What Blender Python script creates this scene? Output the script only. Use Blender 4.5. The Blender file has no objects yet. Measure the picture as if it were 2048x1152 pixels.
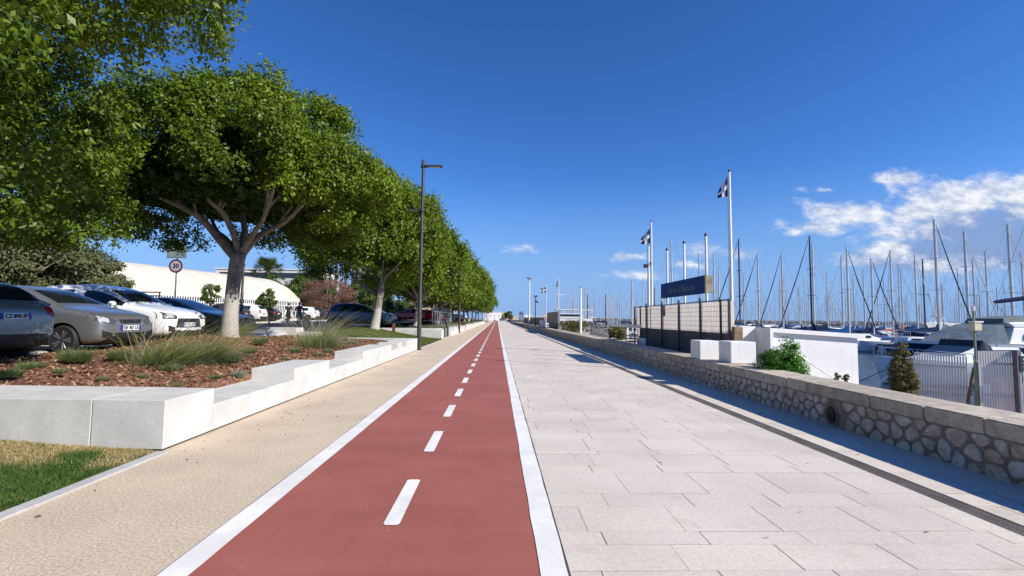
import bpy, bmesh, math, random
import numpy as np
from mathutils import Vector, Matrix, Euler
from mathutils.bvhtree import BVHTree
R = math.radians
SC = bpy.context.scene
COL = SC.collection
random.seed(7)
RNG = np.random.default_rng(11)

# ------------------------------------------------------------------ camera
F, CX, CY, EYE = 930.0, 1024.0, 576.0, 1.575
Yc = Vector(((994.5 - CX) / F, -(637 - CY) / F, -1)).normalized()
z0 = Vector((math.sin(R(0.8)), math.cos(R(0.8)), 0))
Zc = (z0 - z0.dot(Yc) * Yc).normalized()
Xc = Yc.cross(Zc)
CAMR = Matrix((Xc, Yc, Zc))              # camera space -> world
cd = bpy.data.cameras.new("camera")
cam = bpy.data.objects.new("camera", cd)
COL.objects.link(cam)
cd.sensor_fit = 'HORIZONTAL'
cd.sensor_width = 36
cd.lens = 36 * F / 2048
cd.clip_start = 0.05
cd.clip_end = 20000
cam.matrix_world = Matrix.Translation((0, 0, EYE)) @ CAMR.to_4x4()
SC.camera = cam


def ray(px, py):
    return CAMR @ Vector(((px - CX) / F, (CY - py) / F, -1))


def atY(px, py, Y):
    d = ray(px, py)
    t = Y / d.y
    return Vector((d.x * t, Y, EYE + d.z * t))


def atz(px, py, z):
    d = ray(px, py)
    t = (z - EYE) / d.z
    return Vector((d.x * t, d.y * t, z))


# ------------------------------------------------------------------ materials
MATS = {}


def nt(name):
    m = bpy.data.materials.new(name)
    m.use_nodes = True
    n = m.node_tree
    return m, n, n.nodes["Principled BSDF"]


def lk(n, a, b):
    n.links.new(a, b)


def math_node(n, op, a, b=None, c=None, clamp=False):
    x = n.nodes.new('ShaderNodeMath')
    x.operation = op
    x.use_clamp = clamp
    for i, v in enumerate((a, b, c)):
        if v is None:
            continue
        if isinstance(v, (int, float)):
            x.inputs[i].default_value = v
        else:
            lk(n, v, x.inputs[i])
    return x.outputs[0]


def mixc(n, f, a, b, bt='MIX'):
    x = n.nodes.new('ShaderNodeMix')
    x.data_type = 'RGBA'
    x.blend_type = bt
    for s, v in ((0, f), (6, a), (7, b)):
        if isinstance(v, (int, float)):
            x.inputs[s].default_value = v
        elif isinstance(v, tuple):
            x.inputs[s].default_value = (*v, 1)
        else:
            lk(n, v, x.inputs[s])
    return x.outputs[2]


def noise(n, vec, scale, detail=4, rough=.55, dist=0):
    x = n.nodes.new('ShaderNodeTexNoise')
    x.inputs['Scale'].default_value = scale
    x.inputs['Detail'].default_value = detail
    x.inputs['Roughness'].default_value = rough
    x.inputs['Distortion'].default_value = dist
    if vec is not None:
        lk(n, vec, x.inputs['Vector'])
    return x.outputs['Fac']


def ramp(n, f, a, b):
    x = n.nodes.new('ShaderNodeMapRange')
    x.interpolation_type = 'SMOOTHSTEP'
    x.inputs[1].default_value = a
    x.inputs[2].default_value = b
    lk(n, f, x.inputs[0])
    return x.outputs[0]


def objco(n):
    return n.nodes.new('ShaderNodeTexCoord').outputs['Object']


def bump(n, b, h, strength, dist=.02):
    x = n.nodes.new('ShaderNodeBump')
    x.inputs['Strength'].default_value = strength
    x.inputs['Distance'].default_value = dist
    lk(n, h, x.inputs['Height'])
    lk(n, x.outputs[0], b.inputs['Normal'])


def M(name, col, rough=.6, metal=0., var=.12, scale=3., fine=0., fscale=120., bmp=0., bscale=80., coat=0., spec=.5):
    if name in MATS:
        return MATS[name]
    m, n, b = nt(name)
    co = objco(n)
    col = tuple(col)
    c = None
    if var:
        f = noise(n, co, scale, 5)
        c = mixc(n, ramp(n, f, .3, .7), tuple(v * (1 - var) for v in col), tuple(min(1, v * (1 + var)) for v in col))
    if fine:
        f = noise(n, co, fscale, 2)
        g = ramp(n, f, .35, .65)
        lo, hi = (1 - fine,) * 3, (1 + fine,) * 3
        c = mixc(n, 1.0, c if c is not None else col, mixc(n, g, lo, hi), 'MULTIPLY')
    if c is None:
        b.inputs['Base Color'].default_value = (*col, 1)
    else:
        lk(n, c, b.inputs['Base Color'])
    b.inputs['Roughness'].default_value = rough
    b.inputs['Metallic'].default_value = metal
    b.inputs['Specular IOR Level'].default_value = spec
    if coat:
        b.inputs['Coat Weight'].default_value = coat
        b.inputs['Coat Roughness'].default_value = .06
    if bmp:
        bump(n, b, noise(n, co, bscale, 4), bmp)
    MATS[name] = m
    return m


def leafmat(name, dark, light, trans=.35, rough=.38):
    if name in MATS:
        return MATS[name]
    m, n, b = nt(name)
    a = n.nodes.new('ShaderNodeAttribute')
    a.attribute_name = 'tone'
    c = mixc(n, a.outputs['Fac'], dark, light)
    lk(n, c, b.inputs['Base Color'])
    b.inputs['Roughness'].default_value = rough
    b.inputs['Specular IOR Level'].default_value = .28
    t = n.nodes.new('ShaderNodeBsdfTranslucent')
    lk(n, mixc(n, 1., c, (1.5, 1.45, .5), 'MULTIPLY'), t.inputs['Color'])
    x = n.nodes.new('ShaderNodeMixShader')
    x.inputs[0].default_value = trans
    lk(n, b.outputs[0], x.inputs[1])
    lk(n, t.outputs[0], x.inputs[2])
    lk(n, x.outputs[0], n.nodes['Material Output'].inputs['Surface'])
    MATS[name] = m
    return m


# ------------------------------------------------------------------ mesh building
class MB:
    def __init__(s):
        s.v, s.f, s.m = [], [], []

    def add(s, vs, fs, mi=0):
        o = len(s.v)
        s.v += [tuple(v) for v in vs]
        s.f += [tuple(i + o for i in f) for f in fs]
        s.m += [mi] * len(fs)
        return s

    def box(s, c, d, rz=0, mi=0, taper=1.0):
        hx, hy, hz = d[0] / 2, d[1] / 2, d[2] / 2
        ca, sa = math.cos(rz), math.sin(rz)
        vs = []
        for z, k in ((-hz, 1), (hz, taper)):
            for x, y in ((-hx, -hy), (hx, -hy), (hx, hy), (-hx, hy)):
                x, y = x * k, y * k
                vs.append((c[0] + x * ca - y * sa, c[1] + x * sa + y * ca, c[2] + z))
        return s.add(vs, [(3, 2, 1, 0), (4, 5, 6, 7), (0, 1, 5, 4), (1, 2, 6, 5), (2, 3, 7, 6), (3, 0, 4, 7)], mi)

    def bx(s, x0, x1, y0, y1, z0, z1, mi=0):
        return s.box(((x0 + x1) / 2, (y0 + y1) / 2, (z0 + z1) / 2), (x1 - x0, y1 - y0, z1 - z0), 0, mi)

    def tube(s, pts, rad, n=8, mi=0, cap=True):
        pts = [Vector(p) for p in pts]
        if not hasattr(rad, '__len__'):
            rad = [rad] * len(pts)
        rings = []
        ref = None
        for i, p in enumerate(pts):
            t = (pts[min(i + 1, len(pts) - 1)] - pts[max(i - 1, 0)]).normalized()
            if ref is None:
                ref = Vector((1, 0, 0)) if abs(t.x) < .8 else Vector((0, 1, 0))
            a = (ref - ref.dot(t) * t).normalized()
            ref = a
            b = t.cross(a)
            rings.append([p + (a * math.cos(2 * math.pi * k / n) + b * math.sin(2 * math.pi * k / n)) * rad[i] for k in range(n)])
        return s.loft(rings, True, cap, mi)

    def loft(s, rings, closed=True, cap=True, mi=0, mfun=None):
        n = len(rings[0])
        vs = [p for r in rings for p in r]
        fs, ms = [], []
        for i in range(len(rings) - 1):
            for k in range(n if closed else n - 1):
                k2 = (k + 1) % n
                fs.append((i * n + k, i * n + k2, (i + 1) * n + k2, (i + 1) * n + k))
                ms.append(mfun(i, k) if mfun else mi)
        if cap:
            fs.append(tuple(range(n))[::-1])
            fs.append(tuple((len(rings) - 1) * n + k for k in range(n)))
            ms += [mi, mi]
        s.add(vs, fs, mi)
        s.m[-len(fs):] = ms
        return s

    def lathe(s, prof, c=(0, 0, 0), n=16, axis='z', mi=0):
        rings = []
        for r, h in prof:
            ring = []
            for k in range(n):
                a = 2 * math.pi * k / n
                if axis == 'z':
                    ring.append((c[0] + r * math.cos(a), c[1] + r * math.sin(a), c[2] + h))
                elif axis == 'y':
                    ring.append((c[0] + r * math.cos(a), c[1] + h, c[2] + r * math.sin(a)))
                else:
                    ring.append((c[0] + h, c[1] + r * math.cos(a), c[2] + r * math.sin(a)))
            rings.append(ring)
        return s.loft(rings, True, True, mi)

    def ell(s, c, r, n=12, mi=0):
        rings = []
        for i in range(1, n // 2):
            th = math.pi * i / (n // 2)
            rings.append([(c[0] + r[0] * math.sin(th) * math.cos(2 * math.pi * k / n), c[1] + r[1] * math.sin(th) * math.sin(2 * math.pi * k / n), c[2] - r[2] * math.cos(th)) for k in range(n)])
        return s.loft(rings, True, True, mi)

    def prism(s, poly, axis, a, b, mi=0):
        n = len(poly)
        def P(u, v, w):
            return {'x': (w, u, v), 'y': (u, w, v), 'z': (u, v, w)}[axis]
        vs = [P(u, v, a) for u, v in poly] + [P(u, v, b) for u, v in poly]
        fs = [tuple(range(n)), tuple(range(2 * n - 1, n - 1, -1))] + [(i, i + n, (i + 1) % n + n, (i + 1) % n) for i in range(n)]
        return s.add(vs, fs, mi)

    def mesh(s, name, mats, smooth=False, bevel=0, seg=2, off=None):
        me = bpy.data.meshes.new(name)
        vs = s.v if off is None else [(v[0] - off[0], v[1] - off[1], v[2] - off[2]) for v in s.v]
        me.from_pydata(vs, [], s.f)
        for m in (mats if isinstance(mats, (list, tuple)) else [mats]):
            me.materials.append(m)
        me.polygons.foreach_set('material_index', s.m)
        bm = bmesh.new()
        bm.from_mesh(me)
        bmesh.ops.recalc_face_normals(bm, faces=bm.faces)
        if bevel:
            bmesh.ops.bevel(bm, geom=[e for e in bm.edges if e.is_manifold and e.calc_face_angle(0) > .5], offset=bevel, segments=seg, affect='EDGES', profile=.6)
        bm.to_mesh(me)
        bm.free()
        if smooth:
            me.polygons.foreach_set('use_smooth', [True] * len(me.polygons))
            me.set_sharp_from_angle(angle=R(40))
        me.update()
        return me


def link(name, me, parent=None):
    o = bpy.data.objects.new(name, me)
    COL.objects.link(o)
    if parent:
        o.parent = parent
    return o


def thing(name, label, cat, loc=(0, 0, 0), rz=0, group=None):
    o = bpy.data.objects.new(name, None)
    COL.objects.link(o)
    o.empty_display_size = .2
    o.location = loc
    o.rotation_euler = (0, 0, rz)
    return tag(o, label, cat, group)


def tag(o, label, cat, group=None):
    o['label'] = label
    o['category'] = cat
    if group:
        o['group'] = group
    return o


def struct(o, kind='structure'):
    o['kind'] = kind
    return o


def part(name, mb, mats, parent=None, smooth=False, bevel=0, off=None, label=None):
    o = link(name, mb.mesh(name, mats, smooth, bevel, off=off), parent)
    if label:
        o['label'] = label
    return o


def solo(name, mb, mats, label, cat, group=None, smooth=False, bevel=0, base=(0, 0, 0)):
    o = part(name, mb, mats, None, smooth, bevel, off=base)
    o.location = base
    return tag(o, label, cat, group)


def copy_tree(o, parent=None):
    c = o.copy()
    COL.objects.link(c)
    c.parent = parent
    for ch in list(o.children):
        copy_tree(ch, c)
    return c


def quads_mesh(name, P, mat, tone=None, mi=None):
    """P: (n,4,3) array -> mesh of free quads with a per-face tone attribute"""
    n = len(P)
    me = bpy.data.meshes.new(name)
    me.vertices.add(n * 4)
    me.vertices.foreach_set('co', np.ascontiguousarray(P, dtype=np.float32).ravel())
    me.loops.add(n * 4)
    me.loops.foreach_set('vertex_index', np.arange(n * 4, dtype=np.int32))
    me.polygons.add(n)
    me.polygons.foreach_set('loop_start', np.arange(0, n * 4, 4, dtype=np.int32))
    if tone is not None:
        a = me.attributes.new('tone', 'FLOAT', 'FACE')
        a.data.foreach_set('value', np.asarray(tone, dtype=np.float32))
    for m_ in (mat if isinstance(mat, (list, tuple)) else [mat]):
        me.materials.append(m_)
    if mi is not None:
        me.polygons.foreach_set('material_index', np.asarray(mi, dtype=np.int32))
    me.update(calc_edges=True)
    return me


def norm(a):
    return a / (np.linalg.norm(a, axis=-1, keepdims=True) + 1e-9)


def leaf_quads(pos, nrm, size, rng, aspect=.5, droop=.35):
    n = len(pos)
    nrm = norm(nrm)
    t = norm(np.cross(nrm, rng.normal(size=(n, 3))))
    t = norm(t + np.array([0, 0, -droop]))
    w = norm(np.cross(nrm, t))
    s = size * rng.uniform(.65, 1.25, (n, 1))
    a = pos - t * s * .5
    b = pos + t * s * .5
    fold = nrm * s * .08
    l = pos + w * s * aspect * .5 + fold
    r = pos - w * s * aspect * .5 + fold
    return np.stack([a, r, b, l], 1)


def blades(bases, dirs, length, width, bend, rng, segs=3):
    """curved grass blades -> quads (n*segs,4,3)"""
    n = len(bases)
    d = norm(dirs)
    up = np.array([0, 0, 1.])
    side = norm(np.cross(d + rng.normal(size=(n, 3)) * .3, up))
    L = length * rng.uniform(.6, 1.2, (n, 1))
    h = norm(d * np.array([1, 1, 0]) + 1e-6)
    out = []
    prev = bases
    pw = side * width * .5
    for i in range(1, segs + 1):
        f = i / segs
        p = bases + d * L * f + (h * bend[0] + up * bend[1]) * L * f * f
        w = side * width * .5 * (1 - f * .92)
        out.append(np.stack([prev - pw, prev + pw, p + w, p - w], 1))
        prev, pw = p, w
    return np.concatenate(out, 0)

# ------------------------------------------------------------------ sky, sun
SUN = Vector((1.2, -.72, 1.0)).normalized()
EL = math.asin(SUN.z)
AZ = math.atan2(SUN.x, SUN.y)            # clockwise from +Y
sl = bpy.data.lights.new("sun", 'SUN')
sl.energy = 5.0
sl.angle = R(.5)
sl.color = (1.0, .935, .85)
so = bpy.data.objects.new("sun", sl)
COL.objects.link(so)
so.rotation_euler = (-SUN).to_track_quat('-Z', 'Y').to_euler()
so.location = (30, -20, 40)

W = bpy.data.worlds.new("World")
SC.world = W
W.use_nodes = True
n = W.node_tree
bg = n.nodes['Background']
sky = n.nodes.new('ShaderNodeTexSky')
sky.sky_type = 'NISHITA'
sky.sun_disc = False
sky.sun_elevation = EL
sky.sun_rotation = AZ
sky.air_density = 1.0
sky.dust_density = .0
sky.ozone_density = 3.0
bg.inputs['Strength'].default_value = .1
hs = n.nodes.new('ShaderNodeHueSaturation')
hs.inputs['Saturation'].default_value = 1.22
hs.inputs['Hue'].default_value = .508
lk(n, sky.outputs[0], hs.inputs['Color'])
g = n.nodes.new('ShaderNodeTexCoord').outputs['Generated']
sx = n.nodes.new('ShaderNodeSeparateXYZ')
lk(n, g, sx.inputs[0])
yy = math_node(n, 'MAXIMUM', sx.outputs[1], .02)
u = math_node(n, 'DIVIDE', sx.outputs[0], yy)
v = math_node(n, 'DIVIDE', sx.outputs[2], yy)
uv = n.nodes.new('ShaderNodeCombineXYZ')
lk(n, u, uv.inputs[0])
lk(n, v, uv.inputs[1])
uvo = uv.outputs[0]
CL = [(1806, 357, 58, 22, 1.2), (1915, 395, 145, 46, 1.5), (1985, 378, 95, 40, 1.4), (2075, 390, 110, 58, 1.5), (1700, 428, 120, 34, 1.3), (1850, 425, 130, 34, 1.3), (1640, 455, 90, 20, 1.), (1775, 500, 60, 32, 1.3), (1900, 540, 120, 26, .8), (1800, 470, 90, 22, 1.),
      (1640, 452, 80, 20, .8), (1590, 461, 30, 12, .8), (1765, 503, 40, 24, 1.), (1830, 448, 90, 16, .7), (1760, 470, 70, 16, .6),
      (1700, 420, 60, 18, .9), (1900, 430, 60, 18, .6), (2040, 420, 70, 30, .9), (1640, 418, 25, 6, .7), (1450, 502, 85, 17, .7), (1250, 514, 38, 12, .9),
      (1300, 551, 80, 9, .55), (1042, 499, 34, 11, .75), (1055, 493, 20, 6, .6), (1790, 522, 90, 12, .45), (1390, 530, 50, 8, .4), (1950, 530, 110, 12, .4), (1660, 380, 40, 4, .35)]
GREY = [(1960, 475, 210, 90, 1.6), (1850, 515, 170, 50, 1.3), (2080, 460, 180, 105, 1.8), (1760, 520, 90, 30, .8)]


def cells(lst):
    tot = None
    for px, py, a, b, s in lst:
        d = ray(px, py)
        cu, cv = d.x / d.y, d.z / d.y
        sb = n.nodes.new('ShaderNodeVectorMath')
        sb.operation = 'SUBTRACT'
        lk(n, uvo, sb.inputs[0])
        sb.inputs[1].default_value = (cu, cv, 0)
        ml = n.nodes.new('ShaderNodeVectorMath')
        ml.operation = 'MULTIPLY'
        lk(n, sb.outputs[0], ml.inputs[0])
        ml.inputs[1].default_value = (F / a, F / b, 0)
        ln = n.nodes.new('ShaderNodeVectorMath')
        ln.operation = 'LENGTH'
        lk(n, ml.outputs[0], ln.inputs[0])
        e = math_node(n, 'MULTIPLY_ADD', ln.outputs['Value'], -s, s)
        tot = e if tot is None else math_node(n, 'MAXIMUM', tot, e)
    return tot


def uvscale(a, b):
    x = n.nodes.new('ShaderNodeVectorMath')
    x.operation = 'MULTIPLY'
    lk(n, uvo, x.inputs[0])
    x.inputs[1].default_value = (a, b, 1)
    return x.outputs[0]


nz = noise(n, uvscale(1, 2.1), 11, 8, .62, .3)
nz2 = noise(n, uvscale(1, 1.8), 30, 5, .6)
e = math_node(n, 'MULTIPLY_ADD', math_node(n, 'SUBTRACT', nz, .5), 3.0, cells(CL))
e = math_node(n, 'MULTIPLY_ADD', math_node(n, 'SUBTRACT', nz2, .5), .8, e)
front = ramp(n, sx.outputs[1], .05, .15)
cm = math_node(n, 'MULTIPLY', ramp(n, e, -.2, 1.0), front)
eg = math_node(n, 'MULTIPLY_ADD', math_node(n, 'SUBTRACT', nz, .5), 1.6, cells(GREY))
gm = math_node(n, 'MULTIPLY', math_node(n, 'MULTIPLY', ramp(n, eg, .0, .7), front), .72)
# deeper blue towards the zenith, paler at the horizon (clear washed air after wind)
tint = n.nodes.new('ShaderNodeValToRGB')
tint.color_ramp.elements[0].position = 0
tint.color_ramp.elements[0].color = (.52, .72, 1.02, 1)
tint.color_ramp.elements[1].position = .62
tint.color_ramp.elements[1].color = (.63, .90, 1.15, 1)
x = tint.color_ramp.elements.new(.2)
x.color = (.64, .92, 1.25, 1)
lk(n, sx.outputs[2], tint.inputs[0])
c = mixc(n, 1., hs.outputs[0], tint.outputs[0], 'MULTIPLY')
lowsky = math_node(n, 'SUBTRACT', 1, ramp(n, sx.outputs[2], -.02, .30))
c = mixc(n, math_node(n, 'MULTIPLY', lowsky, .96), c, (2.05, 3.5, 6.5))
c = mixc(n, gm, c, (2.0, 2.75, 4.7))
shade = ramp(n, math_node(n, 'ADD', nz2, math_node(n, 'MULTIPLY', nz, .8)), .68, 1.2)
c = mixc(n, math_node(n, 'MULTIPLY', cm, .88), c, mixc(n, shade, (4.4, 4.9, 6.0), (8.2, 8.2, 8.4)))
lk(n, c, bg.inputs['Color'])

SC.view_settings.view_transform = 'Standard'
SC.view_settings.look = 'None'
SC.view_settings.gamma = 1
SC.view_settings.exposure = .35
SC.cycles.max_bounces = 6
SC.cycles.transparent_max_bounces = 8
SC.cycles.use_denoising = True
SC.cycles.caustics_reflective = False
SC.cycles.caustics_refractive = False
SC.cycles.sample_clamp_indirect = 6

# ------------------------------------------------------------------ common materials
WHITE = M('white_paint', (.78, .78, .76), .55, var=.04, scale=2, fine=.03)
CONC = M('pale_concrete', (.565, .56, .525), .8, var=.09, scale=2.3, fine=.10, fscale=90, bmp=.12, bscale=60)
CONC2 = M('kerb_concrete', (.46, .46, .45), .8, var=.1, scale=3, fine=.12, fscale=120, bmp=.15)
m, n, b = nt('white_plaster')
co = objco(n)
mp = n.nodes.new('ShaderNodeMapping')
mp.inputs['Scale'].default_value = (5, 5, .5)
lk(n, co, mp.inputs[0])
c = mixc(n, ramp(n, noise(n, co, 1.3, 5), .3, .7), (.74, .735, .715), (.82, .82, .80))
c = mixc(n, math_node(n, 'MULTIPLY', ramp(n, noise(n, mp.outputs[0], 1.6, 5, .65), .55, .75), .35), c, (.52, .49, .44))
c = mixc(n, math_node(n, 'MULTIPLY', ramp(n, noise(n, co, 16, 4, .7), .66, .74), .4), c, (.46, .43, .40))
lk(n, c, b.inputs['Base Color'])
b.inputs['Roughness'].default_value = .8
bump(n, b, noise(n, co, 30, 4), .15, .01)
PLASTER = m
STEELD = M('dark_bronze_metal', (.055, .05, .047), .45, .3, var=.1)
STEELG = M('galvanised_metal', (.45, .46, .46), .4, .6, var=.1)
RUST = M('rusty_steel', (.17, .06, .03), .8, .2, var=.3, scale=14)
RUBBER = M('tyre_rubber', (.018, .018, .018), .75, var=.1)
BLACKP = M('black_plastic', (.015, .015, .016), .5, var=0)
GLASS = M('car_glass', (.012, .016, .018), .04, 0, var=0, spec=.7)
RIM = M('alloy', (.42, .42, .43), .3, .8, var=.05)
LAMPG = M('headlamp_glass', (.55, .57, .6), .08, .25, var=0)
TAIL = M('tail_lamp_red', (.28, .008, .01), .15, 0, var=0)
PLATE = M('plate_white', (.75, .75, .74), .4, 0, var=0)
PLATEB = M('plate_blue', (.01, .04, .35), .4, 0, var=0)
CHROME = M('chrome', (.7, .7, .7), .15, 1, var=0)
NAVY = M('navy_canvas', (.009, .019, .058), .9, var=.2, scale=6, spec=.12)
BLUEC = M('blue_canvas', (.012, .06, .19), .9, var=.2, scale=6, spec=.12)
GREYC = M('grey_canvas', (.13, .17, .20), .9, var=.15, scale=3, spec=.15)
YELC = M('ochre_canvas', (.42, .26, .04), .85, var=.2, scale=4)
REDC = M('red_canvas', (.42, .05, .03), .85, var=.2, scale=4)
ALU = M('mast_aluminium', (.60, .585, .54), .45, .2, var=.1, scale=1)
GEL = M('white_gelcoat', (.74, .75, .75), .25, 0, var=.03)
GELG = M('grey_gelcoat', (.22, .25, .29), .3, 0, var=.05)
TEAK = M('teak_deck', (.30, .19, .10), .7, var=.2, scale=8)

# ------------------------------------------------------------------ ground surfaces
def hash_noise(x, y, s):
    return (math.sin(x * 1.7 * s + 1.3) * math.cos(y * 1.3 * s + .4) + math.sin(x * .7 * s - y * 1.1 * s)) * .5


YE = 430.0
grd = MB()
grd.add([(-1500, -60, -.03), (5.3, -60, -.03), (5.3, 440, -.03), (60, 470, -.03), (220, 900, -.03), (400, 3000, -.03), (-3000, 3000, -.03), (-3000, -60, -.03)],
        [(0, 1, 2, 3, 4, 5, 6, 7)])
struct(part('ground', grd, M('dusty_ground', (.30, .27, .22), .95, var=.25, scale=.3, fine=.15, fscale=8)))

# sea
m, n, b = nt('sea_water')
co = objco(n)
mp = n.nodes.new('ShaderNodeMapping')
mp.inputs['Scale'].default_value = (1, .55, 1)
lk(n, co, mp.inputs[0])
h = math_node(n, 'ADD', noise(n, mp.outputs[0], 1.6, 5, .6), math_node(n, 'MULTIPLY', noise(n, mp.outputs[0], .35, 3), 1.6))
lk(n, mixc(n, noise(n, co, .05, 3), (.008, .028, .06), (.012, .045, .085)), b.inputs['Base Color'])
b.inputs['Roughness'].default_value = .12
b.inputs['IOR'].default_value = 1.33
bump(n, b, h, .55, .25)
WATER = m
SEA = -1.6
sea = MB()
sea.add([(5.4, -80, SEA), (9000, -80, SEA), (9000, 9000, SEA), (5.4, 9000, SEA)], [(0, 1, 2, 3)])
struct(part('sea', sea, WATER))

# gravel strip
m, n, b = nt('washed_gravel')
co = objco(n)
f1 = noise(n, co, 48, 4, .78)
f2 = noise(n, co, 1.1, 4)
f3 = noise(n, co, 190, 2)
c = mixc(n, ramp(n, f1, .32, .68), (.42, .33, .225), (.77, .655, .51))
c = mixc(n, math_node(n, 'MULTIPLY', ramp(n, noise(n, co, 30, 2, .5), .70, .74), .55), c, (.24, .17, .12))
c = mixc(n, .55, c, mixc(n, ramp(n, f2, .3, .7), (.80, .78, .78), (1.08, 1.06, 1.02)), 'MULTIPLY')
c = mixc(n, 1., c, mixc(n, ramp(n, f3, .3, .7), (.8, .8, .8), (1.16, 1.16, 1.16)), 'MULTIPLY')
lk(n, c, b.inputs['Base Color'])
b.inputs['Roughness'].default_value = .9
bump(n, b, f1, .5, .01)
GRAVEL = m
s_ = MB()
s_.add([(-4.6, -6, 0), (-2.03, -6, 0), (-2.03, YE, 0), (-4.6, YE, 0)], [(0, 1, 2, 3)])
struct(part('gravel_path', s_, GRAVEL))

# red bike lane
m, n, b = nt('red_asphalt')
co = objco(n)
f1 = noise(n, co, 160, 2, .7)
f2 = noise(n, co, .8, 5, .6)
mp = n.nodes.new('ShaderNodeMapping')
mp.inputs['Scale'].default_value = (.5, 3, 1)
lk(n, co, mp.inputs[0])
f3 = noise(n, mp.outputs[0], 1.0, 4)
c = mixc(n, ramp(n, f1, .3, .7), (.292, .083, .061), (.375, .116, .089))
c = mixc(n, 1., c, mixc(n, ramp(n, f2, .3, .75), (.88, .88, .86), (1.07, 1.09, 1.12)), 'MULTIPLY')
c = mixc(n, 1., c, mixc(n, ramp(n, f3, .3, .7), (.94, .94, .94), (1.05, 1.05, 1.05)), 'MULTIPLY')
mp2 = n.nodes.new('ShaderNodeMapping')
mp2.inputs['Scale'].default_value = (7, .12, 1)
lk(n, co, mp2.inputs[0])
c = mixc(n, math_node(n, 'MULTIPLY', ramp(n, noise(n, mp2.outputs[0], 1.3, 5, .6), .56, .74), .30), c, (.20, .085, .07))
c = mixc(n, math_node(n, 'MULTIPLY', ramp(n, noise(n, co, 3.3, 5, .7), .62, .72), .25), c, (.52, .27, .22))
c = mixc(n, math_node(n, 'MULTIPLY', ramp(n, noise(n, co, 38, 2, .5), .74, .78), .5), c, (.16, .06, .05))
lk(n, c, b.inputs['Base Color'])
b.inputs['Roughness'].default_value = .85
bump(n, b, f1, .35, .006)
s_ = MB()
s_.add([(-2.03, -6, 0), (.462, -6, 0), (.462, YE, 0), (-2.03, YE, 0)], [(0, 1, 2, 3)])
struct(part('bike_path', s_, m))

# road paint
m, n, b = nt('road_paint')
co = objco(n)
c = mixc(n, ramp(n, noise(n, co, 2.2, 5, .6), .35, .7), (.70, .685, .65), (.83, .815, .78))
c = mixc(n, math_node(n, 'MULTIPLY', ramp(n, noise(n, co, 26, 5, .72), .60, .70), .55), c, (.44, .36, .33))
c = mixc(n, math_node(n, 'MULTIPLY', ramp(n, noise(n, co, 5, 4, .6), .62, .72), .3), c, (.50, .46, .43))
lk(n, c, b.inputs['Base Color'])
b.inputs['Roughness'].default_value = .75
bump(n, b, noise(n, co, 90, 2), .2, .005)
PAINT = m
PAINTW = PAINT


def strip(x0, x1, y0, y1, z, step=.35, wob=.004):
    s = MB()
    ys = list(np.arange(y0, min(y1, 40), step)) + list(np.arange(40, y1, 4)) + [y1]
    vs, fs = [], []
    for i, y in enumerate(ys):
        vs += [(x0 + random.uniform(-wob, wob), y, z), (x1 + random.uniform(-wob, wob), y, z)]
        if i:
            fs.append((2 * i - 2, 2 * i - 1, 2 * i + 1, 2 * i))
    return s.add(vs, fs)


struct(part('lane_edge_line', strip(-2.03, -1.845, -6, YE, .005), PAINT))
struct(part('lane_edge_line', strip(.288, .462, -6, YE, .005), PAINT))
dash = MB()
y = 3.66 - 5.85
while y < 75:
    L_, w_ = 1.0, .062
    r_ = .03
    yy0 = max(y, -5)
    pts = []
    for cx, cy, a0 in ((w_ - r_, L_ - r_, 0), (-w_ + r_, L_ - r_, 90), (-w_ + r_, r_, 180), (w_ - r_, r_, 270)):
        for k in range(3):
            a = R(a0 + 45 * k)
            pts.append((-.785 + cx + r_ * math.cos(a), y + cy + r_ * math.sin(a), .005))
    dash.add(pts, [tuple(range(len(pts)))])
    for k in range(2):
        dx, dy = random.uniform(-.05, .05), random.uniform(.05, 1.0)
        q = .003
        dash.add([(-.785 + dx - q, y - dy, .005), (-.785 + dx + q, y - dy, .005), (-.785 + dx + q, y - dy + q * 4, .005), (-.785 + dx - q, y - dy + q * 4, .005)], [(0, 1, 2, 3)]) if y < 9 else None
    y += 1.95
dash.bx(-.84, -.73, 76, YE, .001, .005)
struct(part('lane_centre_line', dash, PAINT))
struct(part('lane_edge_strip', MB().bx(.462, .472, -6, YE, -.02, .003), M('edging_steel', (.10, .06, .05), .8, var=.2)))
struct(part('lane_edge_strip', MB().bx(-2.043, -2.031, -6, YE, -.02, .004), M('edging_grey', (.25, .25, .25), .8, var=.2)))

# granite slabs: every slab its own quad with a tone, joints open onto a dark bed
m, n, b = nt('granite_slab')
co = objco(n)
a = n.nodes.new('ShaderNodeAttribute')
a.attribute_name = 'tone'
f1 = noise(n, co, 130, 3, .75)
f2 = noise(n, co, .9, 4)
f3 = noise(n, co, 28, 3)
c = mixc(n, ramp(n, f1, .3, .7), (.51, .455, .39), (.735, .665, .575))
c = mixc(n, 1., c, mixc(n, a.outputs['Fac'], (.94, .935, .935), (1.045, 1.045, 1.03)), 'MULTIPLY')
c = mixc(n, 1., c, mixc(n, ramp(n, f2, .3, .7), (.93, .92, .92), (1.06, 1.06, 1.06)), 'MULTIPLY')
c = mixc(n, 1., c, mixc(n, ramp(n, f3, .3, .7), (.93, .93, .93), (1.06, 1.06, 1.06)), 'MULTIPLY')
c = mixc(n, math_node(n, 'MULTIPLY', ramp(n, noise(n, co, 1.7, 6, .68), .55, .72), .34), c, (.37, .315, .255))
c = mixc(n, math_node(n, 'MULTIPLY', ramp(n, noise(n, co, 9, 2, .5), .76, .80), .5), c, (.22, .19, .17))
lk(n, c, b.inputs['Base Color'])
b.inputs['Roughness'].default_value = .8
bump(n, b, f1, .3, .006)
SLAB = m
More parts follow.
